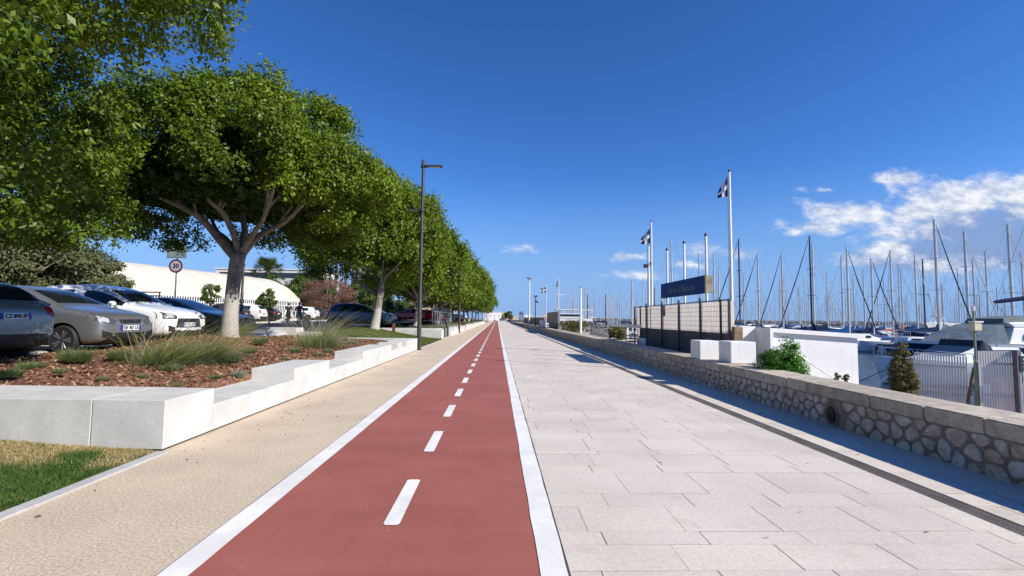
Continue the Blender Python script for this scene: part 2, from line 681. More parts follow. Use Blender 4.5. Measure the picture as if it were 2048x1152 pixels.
struct(part('pavement_bed', MB().bx(.472, 5.14, -6, YE, -.03, -.006), M('joint_sand', (.12, .10, .09), .95, var=.2)))
P, T = [], []
y = -4.0
pat = [.55, .34, .2, .46, .3, .58, .24, .4, .16]
k = 0
while y < YE:
    d = pat[k % 9] if y < 60 else 1.6
    k += 1
    L_ = .74 if y < 60 else 3.6
    off = random.uniform(0, L_) if d > .17 else 0
    for x0, x1 in ((.476, 3.945), (4.155, 5.14)):
        xs = [x0] + [x for x in np.arange(x0 - L_ + off, x1, L_) if x0 + .08 < x < x1 - .08] + [x1]
        for i in range(len(xs) - 1):
            g0 = (.0068 if random.random() < .72 else .003) if i else .001
            g1 = .0009
            z1 = random.uniform(-.0008, .0008)
            P.append([(xs[i] + g0, y + g1, z1), (xs[i + 1], y + g1, z1), (xs[i + 1], y + d - g1, z1), (xs[i] + g0, y + d - g1, z1)])
            T.append(random.random())
    y += d
o = link('pavement', quads_mesh('pavement', np.array(P), SLAB, T))
struct(o)
# slot drain
g = MB()
g.bx(3.945, 4.155, -6, YE, -.05, -.02)
g.bx(3.945, 3.962, -6, YE, -.02, .001, 1)
g.bx(4.138, 4.155, -6, YE, -.02, .001, 1)
y = -1.0
while y < 26:
    for xa, xb in ((3.962, 4.045), (4.055, 4.138)):
        g.bx(xa, xb, y, y + .021, -.02, -.001, 1)
    y += .034
g.bx(4.045, 4.055, -1, 26, -.02, -.0005, 1)
g.bx(3.962, 4.138, 26, YE, -.02, -.002, 1)
struct(part('drain_channel', g, [BLACKP, M('drain_grate', (.16, .14, .13), .6, .4, var=.2)]))


# ------------------------------------------------------------------ left terrain
def zpark(y):
    return .70 + .0075 * (min(max(y, 5), 60) - 10) * (1 if y > 10 else .3)


XK = -9.45        # planter side of the parking kerb
m, n, b = nt('parking_asphalt')
co = objco(n)
c = mixc(n, ramp(n, noise(n, co, .6, 5), .3, .7), (.085, .085, .09), (.14, .14, .14))
c = mixc(n, 1., c, mixc(n, ramp(n, noise(n, co, 60, 2), .3, .7), (.8, .8, .8), (1.2, 1.2, 1.2)), 'MULTIPLY')
lk(n, c, b.inputs['Base Color'])
b.inputs['Roughness'].default_value = .9
pk = MB()
ys = [-20, -5, 5, 10, 15, 20, 30, 40, 50, 60, 440]
for i in range(len(ys) - 1):
    pk.add([(-70, ys[i], zpark(ys[i])), (-9.7, ys[i], zpark(ys[i])), (-9.7, ys[i + 1], zpark(ys[i + 1])), (-70, ys[i + 1], zpark(ys[i + 1]))], [(0, 1, 2, 3)])
struct(part('parking_lot', pk, m))
kb = MB()
for i in range(len(ys) - 1):
    y0, y1 = ys[i], min(ys[i + 1], 22)
    if y0 >= 22:
        break
    L_ = 1.0
    y = y0
    while y < y1 - .01:
        yn = min(y + L_, y1)
        kb.bx(-9.95, XK, y + .003, yn - .003, -.03, zpark((y + yn) / 2) + .07)
        y = yn
struct(part('parking_kerb', kb, CONC, bevel=0))
# bay lines
bl = MB()
for y in np.arange(-2.4, 20, 2.55):
    bl.bx(-14.6, -9.98, y + 2.25, y + 2.35, zpark(y) - .02, zpark(y + 2.3) + .006)
for y in np.arange(24, 90, 2.6):
    bl.bx(-25.5, -20.9, y, y + .1, zpark(y) - .02, zpark(y) + .006)
struct(part('parking_bay_lines', bl, PAINTW))
rk = MB()
y = 20
while y < 95:
    rk.bx(-20.75, -20.3, y + .004, y + 2.996, zpark(y) - .1, zpark(y + 1.5) + .12)
    y += 3
struct(part('row_kerb', rk, CONC))
rk = MB()
rk.bx(-60, -10.3, 22.1, 22.4, .5, zpark(22) + .008)
struct(part('stop_line', rk, PAINTW))

# ------------------------------------------------------------------ planter walls
def blocks_x(mbs, x0, x1, y0, y1, z0, z1, L, axis):
    a0, a1 = (x0, x1) if axis == 'x' else (y0, y1)
    nn = max(1, round((a1 - a0) / L))
    for i in range(nn):
        p, q = a0 + (a1 - a0) * i / nn + .004, a0 + (a1 - a0) * (i + 1) / nn - .004
        mb = MB()
        if axis == 'x':
            mb.bx(p, q, y0, y1, z0, z1)
        else:
            mb.bx(x0, x1, p, q, z0, z1)
        mbs.append(mb)


pw = thing('planter_wall', 'long pale concrete planter wall with stepped seats beside the gravel path, nearest the viewer', 'planter', (-3.82, 5.57, 0))
O = (-3.82, 5.57, 0)
mbs = []
Y0 = 5.57
# front run (slightly skewed blocks)
front = MB()
xs = [-3.82, -4.66, -6.9, -8.9, -10.6]
for i in range(4):
    a, b_ = xs[i], xs[i + 1]
    sk = .03
    ya, yb = Y0 + (-3.82 - a) * sk, Y0 + (-3.82 - b_) * sk
    ga, gb = (.0, .006) if i == 0 else (.006, .006)
    mb = MB()
    mb.prism([(a - ga, ya), (b_ + gb, yb), (b_ + gb, yb + 1.0), (a - ga, ya + 1.0 if i else Y0 + .94)], 'z', .03 if i == 0 else -.05, .585)
    mbs.append(mb)
XI, XO = -4.62, -3.82
side = [(6.515, 9.0, .375, 2.6), (9.0, 10.85, .585, .95), (10.85, 13.5, .375, 2.6), (13.5, 17.1, .585, 1.2), (17.1, 18.3, .375, 1.3), (18.3, 18.9, .585, 1), (18.9, 19.9, .375, 1), (19.9, 22.6, .585, 1.35)]
for y0, y1, z1, L_ in side:
    blocks_x(mbs, XI, XO, y0, y1, .03, z1, L_, 'y')
blocks_x(mbs, -9.4, XI - .01, 21.9, 22.5, .0, .585, 1.6, 'x')
for mb in mbs:
    part('concrete_block', mb, CONC, pw, bevel=.007, off=O)
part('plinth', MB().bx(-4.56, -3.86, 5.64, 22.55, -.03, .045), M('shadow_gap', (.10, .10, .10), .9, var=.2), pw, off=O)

# low kerb between lawn and gravel
kk = MB()
y = -3.0
while y < 5.5:
    kk.bx(-3.86, -3.74, y + .003, y + .997 if y + .997 < 5.55 else 5.55, -.05, .018)
    y += 1
y = 22.6
while y < 35:
    kk.bx(-3.99, -3.88, y + .003, min(y + .997, 35.1), -.05, .018)
    y += 1
struct(part('lawn_kerb', kk, CONC2, bevel=0))


def grid(name, x0, x1, y0, y1, nx, ny, zf, mat):
    mb = MB()
    vs = [(x0 + (x1 - x0) * i / nx, y0 + (y1 - y0) * j / ny) for j in range(ny + 1) for i in range(nx + 1)]
    mb.add([(x, y, zf(x, y)) for x, y in vs], [(j * (nx + 1) + i, j * (nx + 1) + i + 1, (j + 1) * (nx + 1) + i + 1, (j + 1) * (nx + 1) + i) for j in range(ny) for i in range(nx)])
    return part(name, mb, mat, smooth=True)


T2 = (-8.2, 14.2)
T3 = (-7.75, 29.4)


def zmulch(x, y):
    t = max(0, min(1, (-4.66 - x) / (9.45 - 4.66)))
    z = .46 + .26 * t
    z += .30 * math.exp(-(((x - T2[0]) / 1.9) ** 2 + ((y - T2[1]) / 3.4) ** 2)) * min(1, max(0, (x + 9.6) / .7))
    z += .09 * math.exp(-(((x + 6.6) / 1.6) ** 2 + ((y - 10.0) / 3) ** 2))
    z += .018 * hash_noise(x, y, 3.1) + .012 * hash_noise(x + 4, y, 9)
    if y < 7.2:
        z -= .06 * (7.2 - y)
    return z


def zlawn1(x, y):
    t = max(0, -3.86 - x)
    return .012 + .055 * t + .010 * hash_noise(x, y, 2.2)


def zlawn2(x, y):
    t = max(0, min(1, (-3.97 - x) / 5.4))
    s = t * t * (3 - 2 * t)
    z = .012 + .62 * s + .36 * math.exp(-(((x - T3[0]) / 1.9) ** 2 + ((y - T3[1]) / 2.8) ** 2))
    return z


m, n, b = nt('bark_mulch')
co = objco(n)
vo = n.nodes.new('ShaderNodeTexVoronoi')
vo.inputs['Scale'].default_value = 26
vo.inputs['Randomness'].default_value = 1
mp = n.nodes.new('ShaderNodeMapping')
mp.inputs['Scale'].default_value = (1, .5, 1)
lk(n, co, mp.inputs[0])
lk(n, mp.outputs[0], vo.inputs['Vector'])
sp = n.nodes.new('ShaderNodeSeparateColor')
lk(n, vo.outputs['Color'], sp.inputs[0])
c = mixc(n, sp.outputs[0], (.12, .05, .028), (.31, .16, .092))
c = mixc(n, 1., c, mixc(n, ramp(n, noise(n, co, 2, 4), .3, .7), (.75, .7, .7), (1.1, 1.1, 1.05)), 'MULTIPLY')
lk(n, c, b.inputs['Base Color'])
b.inputs['Roughness'].default_value = .95
bump(n, b, sp.outputs[1], .9, .03)
struct(grid('mulch_bed', -9.47, -4.62, 6.3, 22.0, 50, 110, zmulch, m))
sk = MB()
for j in range(110):
    ya, yb = 6.31 + j * .14, 6.31 + (j + 1) * .14
    sk.add([(-4.623, ya, .2), (-4.623, yb, .2), (-4.623, yb, zmulch(-4.62, yb) + .004), (-4.623, ya, zmulch(-4.62, ya) + .004)], [(0, 1, 2, 3)])
struct(part('mulch_edge', sk, m))
# loose chips on top
leafmat('bark_chip', (.12, .05, .028), (.45, .28, .17), 0, .9)
N = 16000
xy = np.column_stack([RNG.uniform(-9.4, -4.64, N), RNG.uniform(6.6, 21.8, N) ** 1.0])
z = np.array([zmulch(a, b_) for a, b_ in xy])
pos = np.column_stack([xy, z + .012])
q = leaf_quads(pos, RNG.normal(size=(N, 3)) * .55 + np.array([0, 0, 1]), .085, RNG, .42, 0)
struct(link('bark_chips', quads_mesh('bark_chips', q, MATS['bark_chip'], RNG.uniform(0, 1, N) ** 1.6)), 'stuff')

# lawns
m, n, b = nt('lawn_soil')
co = objco(n)
f = noise(n, co, .9, 5, .6)
lk(n, mixc(n, ramp(n, f, .45, .6), (.05, .085, .02), (.26, .19, .08)), b.inputs['Base Color'])
b.inputs['Roughness'].default_value = 1
LAWNB = m
struct(grid('lawn_ground', -14, -3.86, -4, 6.4, 40, 40, zlawn1, LAWNB))
m, n, b = nt('lawn_soil_far')
co = objco(n)
f = noise(n, co, 1.1, 5, .6)
c = mixc(n, ramp(n, f, .4, .65), (.075, .12, .022), (.16, .17, .05))
lk(n, mixc(n, 1., c, mixc(n, noise(n, co, 60, 2), (.7, .7, .7), (1.2, 1.2, 1.2)), 'MULTIPLY'), b.inputs['Base Color'])
b.inputs['Roughness'].default_value = 1
struct(grid('lawn_ground', -9.6, -3.97, 22.45, 35.2, 40, 60, zlawn2, m))
leafmat('lawn_blade', (.045, .105, .018), (.11, .19, .035), .25, .5)
leafmat('dry_blade', (.30, .23, .10), (.50, .41, .22), .15, .7)


def dryness(x, y):
    # straw-coloured band close to the wall, green toward the viewer, with a green tongue at the wall
    v = (y - 4.86 - .10 * math.sin(x * 2.6)) * 3.2
    v -= 1.9 * math.exp(-(((x + 4.45) / .34) ** 2 + ((y - 5.3) / .22) ** 2))
    v -= 1.2 * math.exp(-(((x + 5.9) / .35) ** 2 + ((y - 5.3) / .3) ** 2))
    v += .9 * math.exp(-(((x + 4.05) / .12) ** 2 + ((y - 4.95) / .4) ** 2))
    return v + .5 * hash_noise(x, y, 4)


N = 90000
x = RNG.uniform(-9.5, -3.88, N)
y = RNG.uniform(2.6, 5.75, N)
kp = (y < 5.56 + (-3.82 - x) * .03)
x, y = x[kp], y[kp]
dr = np.array([dryness(a, b_) for a, b_ in zip(x, y)])
zz = np.array([zlawn1(a, b_) for a, b_ in zip(x, y)])
dry = dr + RNG.normal(size=len(x)) * .22 > 0
for nm, msk, ln in (('lawn_blade', ~dry, .075), ('dry_blade', dry, .05)):
    bs = np.column_stack([x[msk], y[msk], zz[msk]])
    bq = blades(bs, RNG.normal(size=(len(bs), 3)) * .45 + np.array([.1, 0, 1]), ln, .007, (.35, -.25), RNG, 2)
    struct(link('lawn_grass' if nm == 'lawn_blade' else 'dry_grass', quads_mesh(nm, bq, MATS[nm], np.tile(RNG.uniform(0, 1, len(bs)), 2))), 'stuff')
N = 26000
x = RNG.uniform(-9.4, -4.0, N)
y = RNG.uniform(22.6, 35.0, N)
bs = np.column_stack([x, y, [zlawn2(a, b_) for a, b_ in zip(x, y)]])
bq = blades(bs, RNG.normal(size=(N, 3)) * .45 + np.array([.1, 0, 1]), .09, .02, (.35, -.25), RNG, 2)
leafmat('lawn_blade_far', (.07, .115, .022), (.17, .19, .05), .25, .5)
struct(link('lawn_grass', quads_mesh('lawn_grass_far', bq, MATS['lawn_blade_far'], np.tile(RNG.uniform(0, 1, N), 2))), 'stuff')

# a few fallen leaves blown onto the paths
leafmat('fallen_leaf', (.10, .06, .025), (.30, .21, .08), .05, .8)
NL = 150
fx = np.concatenate([-3.7 + np.abs(RNG.normal(size=NL)) * .55, RNG.uniform(.6, 4.9, 60), RNG.uniform(-1.8, .2, 12)])
fy = np.concatenate([RNG.uniform(2.5, 26, NL), RNG.uniform(2.6, 30, 60), RNG.uniform(3, 20, 12)])
fp = np.column_stack([fx, fy, np.full(len(fx), .009)])
struct(link('fallen_leaves', quads_mesh('fallen_leaves', leaf_quads(fp, RNG.normal(size=fp.shape) * .18 + np.array([0, 0, 1]), .045, RNG, .5, 0), MATS['fallen_leaf'], RNG.uniform(0, 1, len(fx)))), 'stuff')

# ornamental grasses and cushions
leafmat('feather_grass', (.16, .24, .14), (.36, .43, .29), .3, .6)
leafmat('feather_plume', (.42, .40, .25), (.62, .58, .40), .4, .6)
leafmat('lavender', (.09, .15, .05), (.22, .28, .12), .25, .6)
leafmat('grey_santolina', (.20, .25, .18), (.33, .37, .28), .2, .7)


def feather(px, py, r, h, label, lean=(.55, -.1), nb=2600):
    p = atz(px, py, .62)
    p.z = zmulch(p.x, p.y) - .01
    t = thing('feather_grass_clump', label, 'ornamental grass', p, 0, 'feather grass clumps in the planter')
    rr = np.abs(RNG.normal(size=nb)) * r * .5
    a = RNG.uniform(0, 6.283, nb)
    bs = np.column_stack([rr * np.cos(a), rr * np.sin(a) * 1.1, np.zeros(nb)])
    d = np.column_stack([bs[:, 0] / r * .9 + lean[0] * .75, bs[:, 1] / r * .9 + lean[1], np.full(nb, .9)]) + RNG.normal(size=(nb, 3)) * .28
    bq = blades(bs, d, h * .8, .009, (.42, -.34), RNG, 4)
    tn = np.tile(RNG.uniform(0, 1, nb), 4)
    n2 = nb // 9
    bs2 = bs[:n2]
    d2 = d[:n2] + np.array([lean[0] * .7, 0, .30])
    b2 = blades(bs2, d2, h * 1.7, .014, (.40, -.22), RNG, 4)
    link('foliage', quads_mesh('feather_foliage', np.concatenate([bq, b2]), [MATS['feather_grass'], MATS['feather_plume']], np.concatenate([tn, np.tile(RNG.uniform(0, 1, n2), 4)]), [0] * len(bq) + [1] * len(b2)), t)
    return t


feather(330, 728, .55, .78, 'wind-bent feather grass in front of the white off-road car, largest clump in the mulch', nb=2300)
feather(412, 722, .42, .80, 'feather grass clump just left of the nearest whitewashed tree trunk', nb=1700)
feather(637, 692, .62, .95, 'tall feather grass clump at the far end of the mulch bed near the stone seats', (.25, 0), nb=2500)
feather(470, 690, .4, .75, 'feather grass clump growing behind the nearest tree trunk', (.5, 0), nb=900)


def cushion(px, py, r, h, mat, label, nb=700):
    nb = int(nb * .6)
    r *= .88
    p = atz(px, py, .56)
    for _ in range(3):
        p = atz(px, py, zmulch(p.x, p.y))
    p.z -= .01
    a = RNG.uniform(0, 6.283, nb)
    rr = np.sqrt(RNG.uniform(0, 1, nb)) * r
    bs = np.column_stack([rr * np.cos(a) * .6, rr * np.sin(a) * .6, np.zeros(nb)])
    d = np.column_stack([bs[:, 0] / r * 1.1, bs[:, 1] / r * 1.1, np.full(nb, .75)]) + RNG.normal(size=(nb, 3)) * .25
    bq = blades(bs, d, h * .8, .011, (.1, -.1), RNG, 2)
    o = link('cushion_plant', quads_mesh('cushion_plant', bq, MATS[mat], np.tile(RNG.uniform(0, 1, nb), 2)))
    o.location = p
    return tag(o, label, 'small plant', 'small cushion plants in the mulch')


CU = [(152, 722, .30, .34, 'lavender', 'green cushion plant in front of the silver hatchback wheel', 1500),
      (238, 716, .24, .26, 'lavender', 'green cushion plant beside the parking kerb below the silver car plate', 1200),
      (352, 776, .17, .14, 'lavender', 'small green tuft at the front corner of the mulch behind the wall', 700),
      (340, 742, .2, .2, 'lavender', 'green tuft at the foot of the big feather grass', 800),
      (285, 756, .1, .12, 'lavender', 'tiny green tuft alone in open mulch, left of the front corner', 400),
      (205, 762, .1, .12, 'lavender', 'tiny green tuft just behind the front concrete wall', 400),
      (428, 758, .14, .13, 'lavender', 'round green tuft left of the first seat step', 600),
      (478, 752, .15, .14, 'grey_santolina', 'silvery grey cushion plant beside the first seat step', 800),
      (462, 724, .22, .26, 'lavender', 'dark green cushion plant in the middle of the mulch', 1100),
      (500, 706, .2, .2, 'lavender', 'green cushion plant below the tree trunk on the right side', 900),
      (520, 686, .26, .28, 'lavender', 'yellow green bushy cushion right of the nearest trunk', 1200),
      (550, 684, .22, .26, 'lavender', 'green cushion plant in front of the white stone seats', 1000),
      (590, 706, .2, .24, 'lavender', 'dark cushion plant left of the far feather grass', 900),
      (636, 712, .14, .15, 'lavender', 'low green tuft next to the second seat step', 600),
      (705, 688, .26, .24, 'grey_santolina', 'grey green cushion plant against the rear planter wall', 1000),
      (20, 752, .2, .18, 'lavender', 'green patch of leaves at the left edge of the mulch', 900),
      (62, 738, .22, .2, 'lavender', 'low green cushion below the rear bumper of the grey car', 900),
      (570, 720, .12, .12, 'lavender', 'tiny tuft in the mulch between the two seat steps', 400),
      (120, 745, .12, .12, 'lavender', 'tiny tuft in bare mulch at far left', 400),
      (655, 706, .16, .2, 'lavender', 'blue green tuft right under the far feather grass', 600)]
for px, py, r_, h_, mt, lb, nb in CU:
    cushion(px, py, r_, h_, mt, lb, nb)

# ------------------------------------------------------------------ trees
m, n, b = nt('ficus_bark')
co = objco(n)
sz = n.nodes.new('ShaderNodeSeparateXYZ')
lk(n, co, sz.inputs[0])
f = noise(n, co, 5, 5)
c = mixc(n, ramp(n, f, .3, .7), (.14, .12, .10), (.30, .265, .22))
# lime wash brushed on the lower trunk
zz_ = math_node(n, 'ADD', sz.outputs[2], math_node(n, 'MULTIPLY', noise(n, co, 7, 4), .35))
lime = math_node(n, 'SUBTRACT', 1, ramp(n, zz_, 1.38, 1.46))
wear = ramp(n, noise(n, co, 9, 5, .65), .30, .42)
c = mixc(n, math_node(n, 'MULTIPLY', lime, wear), c, mixc(n, noise(n, co, 3, 4), (.34, .31, .26), (.47, .44, .38)))
lk(n, c, b.inputs['Base Color'])
b.inputs['Roughness'].default_value = .85
bump(n, b, f, .5, .04)
BARK = m
PALMB = M('palm_bark', (.17, .12, .085), .9, var=.25, scale=4, bmp=.4, bscale=12)
PLAINB = M('grey_bark', (.16, .13, .10), .9, var=.25, scale=4)
FIC = leafmat('ficus_leaf', (.030, .070, .006), (.17, .24, .014), .24, .45)
OLV = leafmat('olive_leaf', (.075, .088, .032), (.17, .18, .085), .22, .6)
PINK = leafmat('russet_leaf', (.14, .07, .055), (.28, .15, .12), .25, .6)
GRN = leafmat('green_leaf', (.05, .095, .016), (.13, .19, .04), .3, .5)
PALM = leafmat('palm_leaf', (.06, .10, .028), (.20, .22, .08), .25, .45)


def dirnoise(d, rng, k=9, amp=.16):
    w = rng.normal(size=(k, 3)) * 3.2
    p = rng.uniform(0, 6.28, k)
    return 1 + amp * np.mean(np.sin(d @ w.T + p), axis=1) * 1.8


def crown_points(rng, n_clump, rad, flat=.55, power=2.6, inner=.62, lump=.2):
    """clump centres in a squashed super-ellipsoid dome, mostly near its surface"""
    d = rng.normal(size=(n_clump * 3, 3))
    d = norm(d)
    d = d[d[:, 2] > -flat][:n_clump]
    pe = (np.abs(d) ** power).sum(1) ** (-1 / power)
    rr = rng.uniform(0, 1, len(d)) ** .38
    rr = inner + (1 - inner) * rr
    rr *= dirnoise(d, rng, amp=lump)
    p = d * (pe * rr)[:, None]
    p[:, 2] = np.where(p[:, 2] < 0, np.maximum(p[:, 2], -flat), p[:, 2])
    return p * np.array(rad), d


def foliage(rng, centers, dirs, per, crad, size, squash=.7, droop=.4, aspect=.5):
    k = len(centers)
    cr = crad * rng.uniform(.6, 1.35, k)
    idx = np.repeat(np.arange(k), per)
    g = norm(rng.normal(size=(k * per, 3))) * (rng.uniform(0, 1, (k * per, 1)) ** .45)
    g[:, 2] *= squash
    pos = centers[idx] + g * cr[idx][:, None]
    nr = g * .9 + dirs[idx] * .5 + np.array([0, 0, .35]) + rng.normal(size=pos.shape) * .55
    tone = np.clip(rng.uniform(0, 1, k)[idx] * .5 + rng.uniform(0, .6, k * per), 0, 1)
    return leaf_quads(pos, nr, size, rng, aspect, droop), tone


def lobed(rng, rad, ctr, n_lobe, RL, n_twig, size, flat=.28, power=2.6, lump=.10, per=12, fill=3000, fsz=.5, gap=-.55, skip=None):
    """leaf sprays on the outside of many puffs that together make the dome; dense dark filler inside"""
    k = np.arange(n_lobe)
    cz = 1 - (1 + flat) * (k + .5) / n_lobe
    ph = k * 2.39996 + rng.uniform(-.25, .25, n_lobe)
    sr = np.sqrt(np.clip(1 - cz * cz, 0, 1))
    d = np.column_stack([sr * np.cos(ph), sr * np.sin(ph), cz])
    d = norm(d + rng.normal(size=d.shape) * .09)
    if skip is not None:
        d = d[~skip(d)]
        n_lobe = len(d)
    pe = (np.abs(d) ** power).sum(1) ** (-1 / power)
    rad = np.array(rad)
    c = d * (pe * dirnoise(d, rng, amp=lump) * rng.uniform(.84, 1.08, n_lobe))[:, None] * (rad - RL * .7)
    c[:, 2] = np.maximum(c[:, 2], -flat * rad[2])
    RLs = RL * rng.uniform(.7, 1.35, n_lobe)
    m_ = n_lobe // 2
    d2 = norm(rng.normal(size=(m_, 3)) + np.array([0, 0, .35]))
    d2 = d2[d2[:, 2] > max(-flat, .0)]
    pe2 = (np.abs(d2) ** power).sum(1) ** (-1 / power)
    c2 = d2 * (pe2 * rng.uniform(.95, 1.06, len(d2)))[:, None] * (rad + RL * .1)
    c, d, RLs = np.concatenate([c, c2]), np.concatenate([d, d2]), np.concatenate([RLs, RL * rng.uniform(.3, .5, len(d2))])
    n_lobe = len(c)
    w = RLs ** 2 / (RLs ** 2).sum()
    idx = rng.choice(n_lobe, n_twig, p=w)
    g = norm(rng.normal(size=(n_twig, 3)) + d[idx] * .75)
    g[:, 2] = np.where(g[:, 2] < -.5, g[:, 2] * .5, g[:, 2])
    rr = RLs[idx] * (.78 + .27 * rng.uniform(0, 1, n_twig))
    tw = c[idx] + g * rr[:, None] * np.array([1.08, 1.08, .85])
    kp = np.sin(tw[:, 0] * 3.1 + 1.7 * np.sin(tw[:, 1] * 2.3)) + np.sin(tw[:, 1] * 2.9 + 1.3 * np.sin(tw[:, 2] * 3.3)) + np.sin(tw[:, 2] * 3.7 + tw[:, 0]) > gap
    idx, g, tw = idx[kp], g[kp], tw[kp]
    n_twig = len(tw)
    tip = norm(g + rng.normal(size=g.shape) * .45 + np.array([0, 0, -.25]))
    i2 = np.repeat(np.arange(n_twig), per)
    f = rng.uniform(0, 1, (len(i2), 1))
    pos = tw[i2] + tip[i2] * (f * size * 3.4) + rng.normal(size=(len(i2), 3)) * size * .55
    nr = g[i2] * .8 + np.array([0, 0, .45]) + rng.normal(size=pos.shape) * .6
    tone = np.clip(rng.uniform(-.1, .5, n_lobe)[idx][i2] + rng.uniform(-.05, .25, n_twig)[i2] + .25 * f[:, 0] + rng.uniform(0, .3, len(i2)), 0, 1)
    q = leaf_quads(pos, nr, size, rng, .5, .4)
    fd = norm(rng.normal(size=(fill, 3)))
    fd[:, 2] = np.where(fd[:, 2] < 0, fd[:, 2] * flat * .7, fd[:, 2])
    fp = fd * (rad - RL * 1.15) * (rng.uniform(.25, 1, (fill, 1)) ** .4) * .92
    fq = leaf_quads(fp, rng.normal(size=(fill, 3)), fsz, rng, .7, 0)
    q = np.concatenate([q, fq]) + np.array(ctr)
    return q, np.concatenate([tone, np.zeros(fill)])


def limb(mb, pts, r0, r1, n=9):
    # smooth a coarse polyline
    pts = [Vector(p) for p in pts]
    out, rad = [], []
    K = 5
    for i in range(len(pts) - 1):
        p0, p1, p2, p3 = pts[max(i - 1, 0)], pts[i], pts[i + 1], pts[min(i + 2, len(pts) - 1)]
        for k in range(K):
            t = k / K
            out.append(.5 * ((2 * p1) + (-p0 + p2) * t + (2 * p0 - 5 * p1 + 4 * p2 - p3) * t * t + (-p0 + 3 * p1 - 3 * p2 + p3) * t ** 3))
    out.append(pts[-1])
    for i in range(len(out)):
        f = i / (len(out) - 1)
        rad.append((r0 * (1 - f) + r1 * f) * (1 + .05 * math.sin(i * 2.1)))
    mb.tube(out, rad, n)


def ficus_trunk(rng, fork, spread, ctop, base_r=.33, lean=(0.25, 0), nl=6):
    mb = MB()
    fx, fy = lean
    pts = [(-.05, 0, -.15), (0, 0, .05), (.03, 0, .6), (fx * .4, fy * .4, fork * .55), (fx * .75, fy * .75, fork * .85), (fx, fy, fork)]
    out = []
    for p in pts:
        out.append(Vector(p))
    mb.tube([out[0], out[1], out[2], out[3], out[4], out[5]], [base_r * 1.35, base_r * 1.12, base_r * .86, base_r * .76, base_r * .78, base_r * .7], 14)
    for i in range(nl):
        a = 2 * math.pi * (i + .35 * rng.uniform(-1, 1)) / nl
        r = spread * rng.uniform(.55, .85)
        h = ctop * rng.uniform(.55, .8)
        e = Vector((fx + r * math.cos(a), fy + r * math.sin(a), fork + h))
        s0 = Vector((fx, fy, fork - .28 + .1 * rng.uniform(-1, 1)))
        m1 = s0.lerp(e, .33) + Vector((0, 0, h * .02))
        m2 = s0.lerp(e, .66) + Vector((.2 * rng.uniform(-1, 1), .2 * rng.uniform(-1, 1), h * .1))
        limb(mb, [s0, m1, m2, e], base_r * .52, .05)
        for j in range(2):
            f = m1.lerp(m2, rng.uniform(.2, 1))
            a2 = a + rng.uniform(-.9, .9)
            e2 = f + Vector((math.cos(a2) * spread * .4, math.sin(a2) * spread * .4, h * rng.uniform(.25, .6)))
            limb(mb, [f, f.lerp(e2, .5) + Vector((0, 0, .1)), e2], base_r * .22, .03, 7)
    return mb


GT = 'ficus trees in a row along the path'


def ficus(label, x, y, z, rng, trunk, crown_c, rad, ncl, RL, ntw, size, **kw):
    t = thing('ficus_tree', label, 'tree', (x, y, z), 0, GT)
    part('trunk', trunk, BARK, t, smooth=True)
    q, tone = lobed(rng, rad, crown_c, ncl, RL, ntw, size, **kw)
    link('crown', quads_mesh('ficus_crown', q, FIC, tone), t)
    return t


# nearest tree, trunk out of frame to the left
rg = np.random.default_rng(3)
ficus('nearest big ficus crown overhanging the top left corner', -8.6, 2.5, .55, rg, ficus_trunk(rg, 2.5, 5, 3.2), (0, 0, 3.55), (5.45, 5.6, 4.7), 80, 1.0, 60000, .070, flat=.27, power=2.2, fill=9000, fsz=.45, gap=-.8)

# second tree, seen whole: limbs follow the photographed fork
rg = np.random.default_rng(5)
zb = .94
mb = MB()
B = Vector((T2[0], T2[1], zb))


def L2(px, py, dy=0):
    return atY(px, py, T2[1] + dy) - B


tp = [L2(460, 690), L2(459, 668), L2(461, 630), L2(465, 585), L2(470, 545), L2(477, 508)]
mb.tube(tp, [.31, .245, .21, .19, .19, .215], 16)
for pts, r0, r1 in (([(474, 520, 0), (448, 490, -.1), (405, 440, -.4), (365, 415, -.8), (310, 390, -1.2)], .17, .06),
                    ([(478, 510, 0), (468, 470, -.3), (445, 425, -.8), (415, 395, -1.2), (400, 340, -1.3)], .13, .05),
                    ([(480, 508, 0), (490, 465, .3), (485, 420, .6), (500, 360, .8), (510, 300, 1.0)], .14, .05),
                    ([(480, 515, 0), (508, 480, .2), (535, 462, .1), (575, 440, -.2), (620, 390, -.4)], .15, .05),
                    ([(482, 505, 0), (505, 470, -.5), (525, 440, -1.1), (540, 400, -1.8), (560, 330, -2.2)], .11, .04),
                    ([(476, 510, 0), (455, 480, .8), (430, 455, 1.6), (415, 400, 2.4), (420, 330, 2.8)], .11, .04)):
    P_ = [L2(*p) for p in pts]
    limb(mb, P_, r0 * .8, r1 * .85)
    for j in range(2):
        f = P_[2].lerp(P_[3], random.random())
        e_ = f + Vector((random.uniform(-1, 1), random.uniform(-1, 1), random.uniform(.7, 1.6)))
        limb(mb, [f, f.lerp(e_, .5) + Vector((0, 0, .1)), e_], .05, .02, 6)
ficus('broad ficus with whitewashed trunk in the mulch bed, in front of the dark saloon', T2[0], T2[1], zb, rg, mb, (.1, .1, 4.1), (3.95, 4.1, 3.25), 60, .85, 21000, .112, flat=.20, power=2.1, fill=6500, fsz=.26, gap=-.7, skip=lambda d: (d[:, 0] * .5 - d[:, 1] * .86 > .78) & (d[:, 2] < .02))

# third tree on the lawn mound
rg = np.random.default_rng(8)
zb3 = .88
mb = MB()
B = Vector((T3[0], T3[1], zb3))


def L3(px, py, dy=0):
    return atY(px, py, T3[1] + dy) - B


